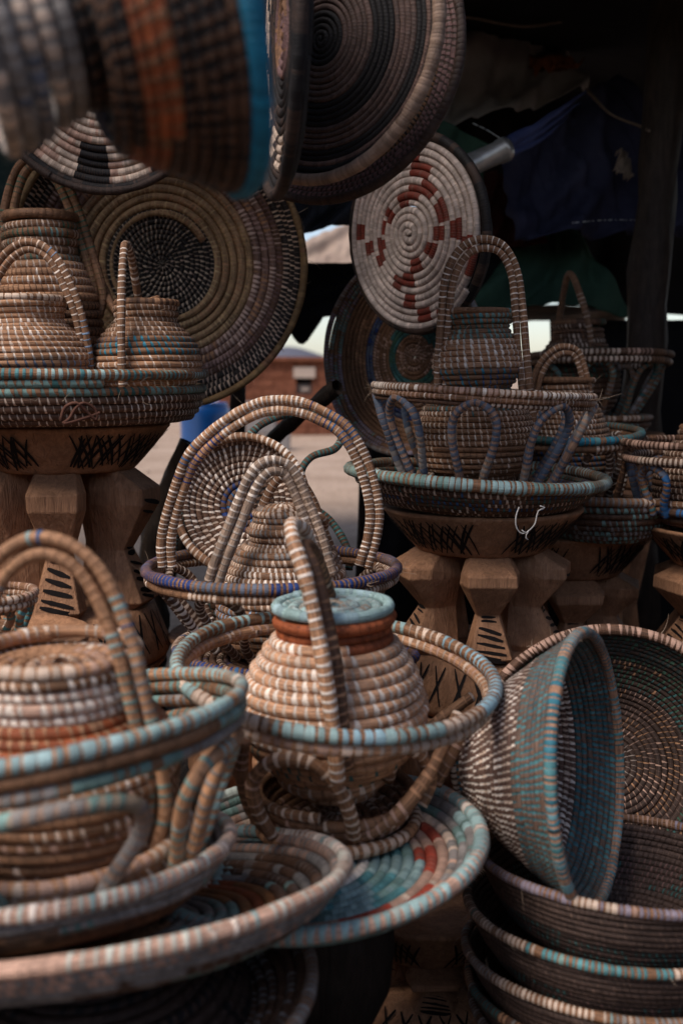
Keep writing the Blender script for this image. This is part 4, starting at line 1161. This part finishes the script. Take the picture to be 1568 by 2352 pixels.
# blue-centred round lid leaning in the basket
y = 1.72; c = WP(562, 1160, y); k = depth(y, c.z) / F
e = tray('small_tray', c, (-.18, -.95, .20), 'small round tray with a dark blue centre leaning upright inside the centre basket',
     [(.002, -.012), (50 * k, -.010), (95 * k, -.004), (125 * k, .004), (147 * k, .016)], .0110, .0095,
     [(.12, [STRAW, CREAM], .3, DSTRAW), (.40, [NAVY, BLUE, BLACK], .5, DSTRAW), (1, [WHITE, CREAM, WHITE], .42, DSTRAW)], cat='tray', group=None, rim=(152 * k, .022, .0078, [WHITE, CREAM], .42, STRAW), sub=1)

# teal arched handle basket behind the centre one
yq2 = 1.86
e = root('teal_basket', W(620, yq2, .50), 'basket with a bent teal arched handle, behind the centre basket', 'basket')
stool(560, 1.95, 0, .49, .15, 'dark carved stool behind the centre basket', .08, .08, 25, 5, False, 22)
kk = depth(yq2, .9) / F
def L(px, py, yy=yq2): return WP(px, py, yy) - e.location
coil_body('body', [(.002, 0), (.09, 0), (.12, .02), (.135, .07), (.13, .10)], e, .0125, .011, [(1, [DTEAL, STRAW], .4, DSTRAW)], sub=1)
coil_tube('handle', [L(395, 1290, 1.80), L(402, 1240, 1.80), L(418, 1190, 1.80), L(424, 1135, 1.82), L(450, 1080, 1.84), L(505, 1040, 1.86), L(560, 1010, 1.88), L(600, 975, 1.9), L(660, 952, 1.92), L(735, 952, 1.92), L(782, 990, 1.90), L(770, 1030, 1.88), L(715, 1050, 1.86), L(690, 1090, 1.85), L(700, 1150, 1.85), L(760, 1200, 1.85), L(800, 1270, 1.83), L(800, 1310, 1.82)],
          e, .0075, .008, [DTEAL, TEAL, GTEAL, DTEAL], .8, DSTRAW)
coil_tube('handle', [L(505, 1055, 1.84), L(488, 1035, 1.84), L(490, 1012, 1.85), L(500, 1000, 1.86)], e, .0065, .008, [DTEAL, TEAL], .8, DSTRAW)

#  right of the front jar
yq3 = 1.50
zc = Z(1560, yq3) - .02
e = root('small_bowl', W(893, yq3, zc), 'small dark bowl with blue and cream rim right behind the front orange-necked jar', 'bowl')
kk = depth(yq3, zc) / F
coil_body('body', [(.002, 0), (30 * kk, 0), (44 * kk, .02), (56 * kk, .05)], e, .010, .0095, [(1, [NAVY, CREAM, DSTRAW], .5, DSTRAW)], sub=2)
ring('rim', e, 61 * kk, .058, .0068, .0092, [SLATE, CREAM, NAVY], .55, DSTRAW, turns=1.04)
stool(893, 1.50, 0, zc - .006, .062, 'small carved stool under the small dark bowl, between the front jar and the right stool', .07, .05, 0, 5, True, 23)
# small basket at the far left behind the front arch
yq3 = 1.42
zc = Z(1455, yq3)
e = root('small_openwork_basket', W(-10, yq3, zc), 'small teal-looped basket at the left edge behind the front arched handle', 'openwork basket', 'openwork baskets on looped feet')
kk = depth(yq3, zc) / F
zr = Z(1372, yq3) - zc
loops(e, 7, 55 * kk, .0, 84 * kk, zr - .01, .006, .009, [TEAL, DTEAL, RUST], .6, STRAW, a0=-60, w0=.35, w1=.75)
coil_body('foot', [(.002, 0), (35 * kk, 0), (58 * kk, .006)], e, .011, .0095, [(1, [CREAM, STRAW], .35, STRAW)], sub=2)
ring('rim', e, 90 * kk, zr + .006, .0068, .0085, [CREAM, PINK], .5, STRAW, turns=1.04)
ring('rim', e, 88 * kk, zr - .006, .0062, .0085, [CREAM, STRAW], .45, STRAW, turns=1.04)
stool(-10, 1.46, 0, zc - .012, .14, 'carved stool at the left edge under the small teal-looped basket', .08, .08, 10, 5, True, 24)

# ------------------------------------------------------------------ front left group
# P4 lowest tray, with a dark upturned bowl inside carrying the big tray
y4 = .98; z4 = Z(2268, y4)
kk = depth(y4, z4) / F
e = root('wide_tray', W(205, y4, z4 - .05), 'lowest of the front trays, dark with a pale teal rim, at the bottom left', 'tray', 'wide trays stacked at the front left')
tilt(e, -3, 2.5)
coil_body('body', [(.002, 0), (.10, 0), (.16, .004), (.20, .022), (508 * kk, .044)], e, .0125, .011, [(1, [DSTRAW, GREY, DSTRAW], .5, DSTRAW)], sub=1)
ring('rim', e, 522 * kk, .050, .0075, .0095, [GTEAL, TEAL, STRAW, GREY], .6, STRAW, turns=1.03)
stool(205, y4, 0, z4 - .06, .16, 'stool hidden in shade under the lowest front tray', .07, .05, 0, 5, False, 30)
y2 = 1.00; z2 = Z(2055, y2)
zfl = z2 - .045
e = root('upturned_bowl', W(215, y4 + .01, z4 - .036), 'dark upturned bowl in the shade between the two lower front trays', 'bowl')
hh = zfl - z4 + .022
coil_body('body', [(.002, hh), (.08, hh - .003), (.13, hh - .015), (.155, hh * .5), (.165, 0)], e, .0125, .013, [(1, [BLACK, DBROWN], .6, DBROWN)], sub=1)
# P2 large tray
kk = depth(y2, z2) / F
e = root('wide_tray', W(262, y2, zfl), 'largest front tray, pale pink-stitched rim with rust and grey coils inside, at the lower left', 'tray', 'wide trays stacked at the front left')
tilt(e, -14, 6)
R2 = 548 * kk
coil_body('body', [(.002, 0), (.12, 0), (R2 * .72, .004), (R2 * .88, .022), (R2 * .97, .042)], e, .0142, .0122,
          [(.22, [STRAW, RUST], .9, STRAW), (.5, [GREY, (.2, .18, .16), GTEAL], .95, GREY), (.70, [(.26, .10, .035), RUST, (.26, .11, .04)], .96, RUST), (.9, [GREY, DSTRAW, GTEAL], .95, GREY), (1, [GREY, PINK], .8, GREY)], sub=2, sides=8)
ring('rim', e, R2, .050, .0086, .0105, [WHITE, (.58, .58, .50), WHITE, PINK, PTEAL], .62, PINK, turns=1.04, ang0=-1.2)

# drum-like mortar under the right front tray
y3 = 1.17; z3 = Z(1936, y3)
e = root('wooden_mortar', W(742, y3 + .02, 0), 'dark wooden mortar standing under the right front tray at the bottom', 'mortar')
ht = z3 - .052
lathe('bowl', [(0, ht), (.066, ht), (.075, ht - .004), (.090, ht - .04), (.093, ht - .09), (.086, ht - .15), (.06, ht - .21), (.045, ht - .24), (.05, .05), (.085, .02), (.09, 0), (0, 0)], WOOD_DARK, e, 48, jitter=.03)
# P3
kk = depth(y3, z3) / F
e = root('wide_tray', W(728, y3, z3 - .036), 'front tray with teal, pink and red coils and a pale rim, under the orange-necked jar', 'tray', 'wide trays stacked at the front left')
tilt(e, 0, 5)
R3 = 382 * kk
def ov_p3(st, sw, s, th):
    a = np.mod(th * 180 / PI, 360)
    q = (s > .30) & (s < .62) & (np.mod(a + s * 60, 52) < 26); st[q, :3] = np.array(PTEAL) * .9
    q = (s > .62) & (s < .70) & (np.mod(a + 20, 60) < 26); st[q, :3] = np.array(RED) * 1.4
    q = (s > .70) & (s < .78) & (np.mod(a + 50, 60) < 20); st[q, :3] = np.array(RED) * 1.4
coil_body('body', [(.002, 0), (.10, 0), (R3 * .76, .006), (R3 * .89, .018), (R3 * .97, .030)], e, .0142, .0075,
          [(.30, [WHITE, PTEAL], .97, TEAL), (.62, [TEAL, PTEAL, GTEAL], .97, TEAL), (.78, [PINK, CREAM], .97, PINK), (.86, [PINK, CREAM, GREY], .97, PINK), (1, [GTEAL, GREY, PTEAL, GREY], .97, GREY)], sub=1, sides=8, override=ov_p3)
ring('rim', e, R3, .036, .0096, .0115, [WHITE, PTEAL, (.45, .5, .45), PTEAL], .9, PINK, turns=1.04, ang0=-2.2)

# FB openwork basket on P3
yf = 1.265; zf0 = z3 - .016
zring = Z(1545, yf)
kk = depth(yf, zring) / F
e = root('openwork_basket', W(772, yf, zf0), 'front openwork basket with wide teal-banded ring around the orange-necked jar', 'openwork basket', 'openwork baskets on looped feet')
zr = zring - zf0
coil_body('foot', [(.002, .004), (.05, .004), (.080, .008), (.097, .028), (.104, .048)], e, .0130, .0128, [(1, [CREAM, PINK, STRAW], .5, STRAW)], sub=2)
TL = R_(4.5); RU = R_(-5)
def tp(r, a, dz=0):
    """point on the tipped ring plane"""
    v = Vector((r * math.cos(a), r * math.sin(a), dz))
    v = Matrix.Rotation(-RU, 3, 'Y') @ Matrix.Rotation(TL, 3, 'X') @ v
    return v + Vector((0, 0, zr))
def tring(r, dz, rad, per, cols, cov, st, a0, turns=1.04, sub=2):
    coil_tube('rim', [tp(r, a0 + 2 * PI * turns * i / 44, dz + .002 * i / 44) for i in range(45)], e, rad, per, cols, cov, st, sub=sub)
tring(362 * kk, .006, .0094, .0128, [PTEAL, PTEAL, CREAM, (.3, .45, .5)], .62, STRAW, 1.2)
tring(353 * kk, -.011, .0086, .0128, [CREAM, PINK, CREAM], .55, TAN, 2.2)
for j, (aa, w) in enumerate(((165, 24), (118, 24), (70, 20))):
    a_ = R_(aa); w = R_(w); pts = []
    for x, h_ in ((-.5, 0), (-.7, .3), (-.95, .68), (-.7, .93), (0, 1), (.7, .93), (.95, .68), (.7, .3), (.5, 0)):
        an = a_ + w * x; low = Vector((.108 * math.cos(an), .108 * math.sin(an), .006)); hi = tp(.182 if h_ > .5 else .15, an, -.03)
        pts.append(low.lerp(hi, h_ * .8))
    coil_tube('support_loop', pts, e, .0088, .0125, [CREAM, TAN, PINK], .5, STRAW)
FBL = lambda px, py, yy: tuple(WP(px, py, yy) - e.location)
for P in ([(628, 1922, 1.165), (594, 1860, 1.155), (584, 1795, 1.145), (632, 1748, 1.135), (712, 1752, 1.135), (768, 1798, 1.135), (800, 1862, 1.145), (812, 1925, 1.165)],
          [(815, 1925, 1.175), (872, 1900, 1.175), (935, 1845, 1.185), (985, 1775, 1.205), (1022, 1700, 1.225), (1052, 1640, 1.245)],
          [(1000, 1800, 1.265), (1030, 1750, 1.265), (1062, 1690, 1.275), (1085, 1640, 1.285)],
          [(890, 1790, 1.225), (905, 1742, 1.215), (940, 1722, 1.205), (975, 1748, 1.215), (988, 1795, 1.225), (965, 1850, 1.215)],
          [(560, 1700, 1.165), (552, 1770, 1.185), (572, 1850, 1.205), (610, 1900, 1.205)],
          [(950, 1705, 1.375), (1015, 1650, 1.395), (1085, 1600, 1.415)]):
    coil_tube('support_loop', [FBL(*q) for q in P], e, .0090, .0125, [CREAM, TAN, PINK], .5, STRAW)
ring('foot_ring', e, .106, .008, .0090, .0125, [CREAM, TAN], .5, STRAW, turns=1.0)

e, k, zz = jar('grass_jar', 765, yf, zf0 + .050, 'front centre round jar with orange neck, teal rim and tall handle seen edge-on',
    [(108, 1790), (118, 1775), (124, 1755), (148, 1735), (182, 1700), (200, 1670), (205, 1625), (196, 1575), (172, 1525), (146, 1485), (124, 1462), (117, 1447), (122, 1432), (130, 1418), (128, 1406)], .0152, .0138,
    [(1815, [CREAM, STRAW], .4, TAN), (1745, [DTEAL, TAN], .35, TAN), (1500, [WHITE, WHITE, CREAM], .46, (.50, .27, .155)), (1482, [RUST], .9, RUST), (1, [ORANGE, RUST, ORANGE], .9, RUST)],
    lip=dict(cols=[PTEAL, PTEAL, (.35, .48, .5)], cov=.9, straw=PTEAL, fat=.5), hair=14, closed=False)
coil_body('lid', [(.002, zz(1400)), (60 * k, zz(1400)), (116 * k, zz(1402))], e, .0140, .0120, [(1, [PTEAL, (.34, .44, .43), (.36, .27, .2), PTEAL], .8, (.33, .36, .33))], sub=2)
arch('handle', e, [(10 * k, zz(1690), -.150), (2 * k, zz(1590), -.150), (-18 * k, zz(1450), -.145), (-52 * k, zz(1300), -.115), (-84 * k, zz(1215), -.085), (-88 * k, zz(1190), -.05), (-62 * k, zz(1215), -.02), (-38 * k, zz(1320), .04), (-12 * k, zz(1450), .09), (5 * k, zz(1600), .13), (5 * k, zz(1660), .14)], .0092, .0105, [WHITE, CREAM, WHITE], .55, TAN, twin=False)
arch('handle', e, [(30 * k, zz(1680), -.125), (20 * k, zz(1590), -.128), (2 * k, zz(1450), -.115), (-32 * k, zz(1300), -.085), (-58 * k, zz(1250), -.065), (-60 * k, zz(1240), -.05), (-46 * k, zz(1260), -.02), (-20 * k, zz(1350), .03), (5 * k, zz(1460), .07), (15 * k, zz(1600), .11), (15 * k, zz(1660), .12)], .0095, .0110, [STRAW, CREAM, TAN], .5, DSTRAW, twin=False)

# P1 bowl
y1 = 1.00; z1 = Z(1962, y1)
kk = depth(y1, z1) / F
R1 = 415 * kk
e = root('wide_bowl', W(122, y1, z1 - .050), 'front left bowl, off-white rim and brown coils inside, under the teal-looped basket', 'bowl')
tilt(e, -10, 4)
coil_body('body', [(.002, 0), (.10, 0), (R1 * .72, .004), (R1 * .88, .022), (R1 * .97, .042)], e, .0140, .0122, [(.5, [DSTRAW, STRAW], .9, DSTRAW), (.9, [STRAW, DSTRAW, (.14, .08, .05)], .95, STRAW), (1, [GTEAL, GREY], .8, GREY)], sub=2)
ring('rim', e, R1, .050, .0086, .0100, [WHITE, (.56, .58, .50), PTEAL, WHITE], .68, PINK, turns=1.04, ang0=-2.)

# FL openwork basket
yl = 1.00; zl0 = z1 - .022
zring = Z(1665, yl)
kk = depth(yl, zring) / F
e = root('openwork_basket', W(125, yl, zl0), 'front left openwork basket with thick grey-teal ring and banded teal loops', 'openwork basket', 'openwork baskets on looped feet')
zr = zring - zl0
coil_body('foot', [(.002, 0), (.07, 0), (.108, .004), (.130, .028), (.138, .048)], e, .0125, .0120, [(.7, [STRAW, CREAM], .5, STRAW), (1, [CREAM, PINK, WHITE], .5, TAN)], sub=2)
ring('foot_rim', e, .140, .056, .0080, .0120, [PINK, WHITE, CREAM], .6, TAN)
TL = R_(-7); RU = R_(8)
tring(448 * kk, .006, .0085, .0118, [PTEAL, WHITE, (.3, .42, .42), PTEAL], .62, TAN, 2.6)
tring(441 * kk, -.009, .0080, .0118, [GREY, GTEAL, STRAW, DTEAL], .7, STRAW, 1.6)
tring(433 * kk, -.023, .0072, .0118, [GTEAL, GREY], .8, STRAW, .6)
for j, (aa, w, cols, cov) in enumerate(((-74, 25, [GREY, GTEAL, GREY], .94), (-14, 17, [PTEAL, TAN, GTEAL], .55), (-1, 15, [GTEAL, GREY, TAN], .6), (45, 24, [GTEAL, TAN], .6), (100, 24, [GTEAL, TAN], .6), (150, 24, [GTEAL, TAN], .6), (200, 24, [GTEAL, TAN], .6), (238, 22, [GTEAL, TAN], .6))):
    a_ = R_(aa); w = R_(w); pts = []
    for x, h_ in ((-.55, 0), (-.75, .3), (-1, .68), (-.75, .93), (0, 1), (.75, .93), (1, .68), (.75, .3), (.55, 0)):
        an = a_ + w * x; low = Vector((.146 * math.cos(an), .146 * math.sin(an), .004 + .026 * max(0, -math.sin(an)))); hi = tp(.195 if j else .216, an, -.035 if j else -.032)
        pts.append(low.lerp(hi, h_ * (.97 if j == 0 else .98)))
    coil_tube('support_loop', pts, e, .0080, .0118, cols, cov, TAN)
e, k, zz = jar('grass_jar', 148, yl + .01, zl0 + .018, 'front left wide jar with orange band, thick coiled neck and twin teal arched handle',
    [(165, 1975), (205, 1945), (235, 1900), (250, 1840), (258, 1780), (258, 1740), (252, 1710), (238, 1680), (215, 1650), (190, 1625), (178, 1605), (182, 1580), (178, 1555), (182, 1530), (180, 1512)], .0125, .0118,
    [(1860, [CREAM, PINK, STRAW], .45, STRAW), (1800, [CREAM, WHITE], .42, TAN), (1765, [RUST, CREAM], .8, TAN), (1680, [ORANGE, RUST, ORANGE], .8, TAN), (1590, [WHITE, WHITE, (.85, .76, .68)], .72, PINK), (1560, [WHITE, CREAM], .45, STRAW), (1, [WHITE, CREAM, PINK], .5, STRAW)],
    lip=dict(cols=[CREAM, WHITE, PINK], cov=.55, straw=TAN, fat=.66), hair=24, closed=False)
coil_body('lid', [(.002, zz(1532)), (60 * k, zz(1532)), (120 * k, zz(1534)), (160 * k, zz(1536))], e, .0150, .013, [(1, [PINK, TAN, CREAM], .55, TAN)], sub=2, amp=.0006, fat=.52)
arch('handle', e, [(x_ * k, zz(r_), -.06) for x_, r_ in ((-190, 1690), (-175, 1500), (-140, 1370), (-85, 1268), (-5, 1215), (78, 1228), (142, 1290), (192, 1410), (222, 1540), (250, 1680), (262, 1800), (235, 1900))],
     .0070, .0098, [GTEAL, TAN, GREY, BLUE, PTEAL, TAN], .55, TAN, gap=.0165)

# ------------------------------------------------------------------ right front bowls
def bowl(name, px, y, z, R, H, label, bands, rimspec, tl=(0, 0, 0), rb=.5, pitch=.0092, per=.0072, rimrad=.0068, group='deep bowls nested in a pile at the lower right', hair=20, sub=1):
    e = root(name, W(px, y, z) , label, 'bowl', group)
    tilt(e, *tl)
    P = [(.002, 0), (R * rb * .6, 0), (R * rb, .003), (R * (rb + .22), H * .25), (R * .88, H * .6), (R * .985, H * .95)]
    coil_body('body', P, e, pitch, per, bands, sub=sub, amp=.0018)
    ring('rim', e, R, H, rimrad, per, *rimspec, turns=1.04, wob=.002)
    if hair: hairs(e, rim_pts(R + .005, H), hair, int(R * 1e4), .02)
    return e
DB = [(.6, [(.12, .08, .06), DBROWN], .4, (.07, .042, .032)), (.8, [(.13, .07, .06), DTEAL], .35, (.05, .03, .022)), (1, [(.13, .08, .06), DBROWN], .35, (.07, .042, .032))]
yb = 1.25
Hb = .115
za = Z(1985, yb); zb_ = Z(2085, yb); zc_ = Z(2190, yb); zd = Z(2258, yb)
bowl('deep_bowl', 1425, yb, zd - .105 - .035, .203, .105, 'lowest bowl of the pile at the lower right, pale dotted rim', DB, ([STRAW, GREY], .5, DSTRAW), (-4, 0, 0))
bowl('deep_bowl', 1425, yb, zd - .105, .205, .105, 'fourth bowl down in the pile at the lower right', DB, ([TAN, GREY, DTEAL], .5, DSTRAW), (-7, 1, 0))
bowl('deep_bowl', 1418, yb, zc_ - Hb, .206, Hb, 'third bowl down in the pile at the lower right, grey and tan rim', DB, ([PTEAL, CREAM, GREY], .48, STRAW), (-8, 0, 0))
bowl('deep_bowl', 1420, yb, zb_ - Hb, .203, Hb, 'second bowl in the pile at the lower right, green and teal stitched rim', DB, ([GTEAL, GTEAL, TEAL, CREAM], .5, STRAW), (-7, 0, 0))
bowl('deep_bowl', 1425, yb, za - Hb, .190, Hb, 'topmost bowl in the pile at the lower right, lilac and pink stitched rim', DB, ([MAUVE, PINK, MAUVE, CREAM], .6, STRAW), (-8, -1.5, 0))

# RBW1 big bowl standing up, open to the viewer
y = 1.46; c = WP(1408, 1762, y); k = depth(y, c.z) / F; R = 318 * k
nn = Vector((-.20, -.90, .34)).normalized(); H = .13
e = root('deep_bowl', c - nn * H, 'big bowl standing on edge behind the conical bowl, dark green and dotted inside', 'bowl')
orient(e, nn)
coil_body('body', [(.002, 0), (R * .30, .001), (R * .52, .012), (R * .74, H * .38), (R * .90, H * .72), (R * .985, H * .96)], e, .0098, .0088,
          [(.16, [(.40, .31, .26)], .2, DBROWN), (.50, [PINK, TAN, (.2, .12, .09)], .22, DBROWN), (.72, [GREEN, DTEAL, TAN], .4, DBROWN), (1, [GREEN, (.03, .045, .04)], .7, DBROWN)], sub=1)
ring('rim', e, R, H, .0088, .0088, [PINK, CREAM, PINK, DSTRAW], .6, DSTRAW, turns=1.04, amp=.002)
hairs(e, rim_pts(R + .006, H), 50, 77, .025)

# RBW2 cone bowl lying on its side
y = 1.24; c = WP(1352, 1762, y); k = depth(y, c.z) / F; R = 308 * k
nn = Vector((.885, -.45, .13)).normalized(); H = .175
e = root('cone_bowl', c - nn * H, 'conical bowl lying on its side, cream dotted outside with bright teal rim', 'bowl')
orient(e, nn, 1.0)
coil_body('body', [(.002, 0), (.022, 0), (.040, .003), (.066, .030), (.100, .068), (R * .80, .122), (R * .985, H * .97)], e, .0086, .0082,
          [(.13, [CREAM, WHITE], .6, DSTRAW), (.24, [CYAN, TEAL], .6, STRAW), (.76, [WHITE, CREAM, WHITE], .46, (.13, .07, .05)), (1, [TEAL, (.07, .19, .21), (.05, .15, .17)], .55, (.17, .10, .07))], sub=2, sides=8)
ring('rim', e, R, H, .0078, .0080, [(.05, .20, .25), (.16, .32, .35), TEAL], .6, (.42, .22, .13), turns=1.04, amp=.0015)
ring('foot_coil', e, .048, .006, .0062, .0082, [WHITE, CREAM], .6, DSTRAW)
hairs(e, rim_pts(.10, .07) + rim_pts(R, H), 20, 78, .018)

# low stool with hatched seat behind the pile
stool(985, 1.50, 0, Z(2145, 1.36), .150, 'low hatched stool in shade behind the right front tray', .085, .05, 0, 5, True, 40)
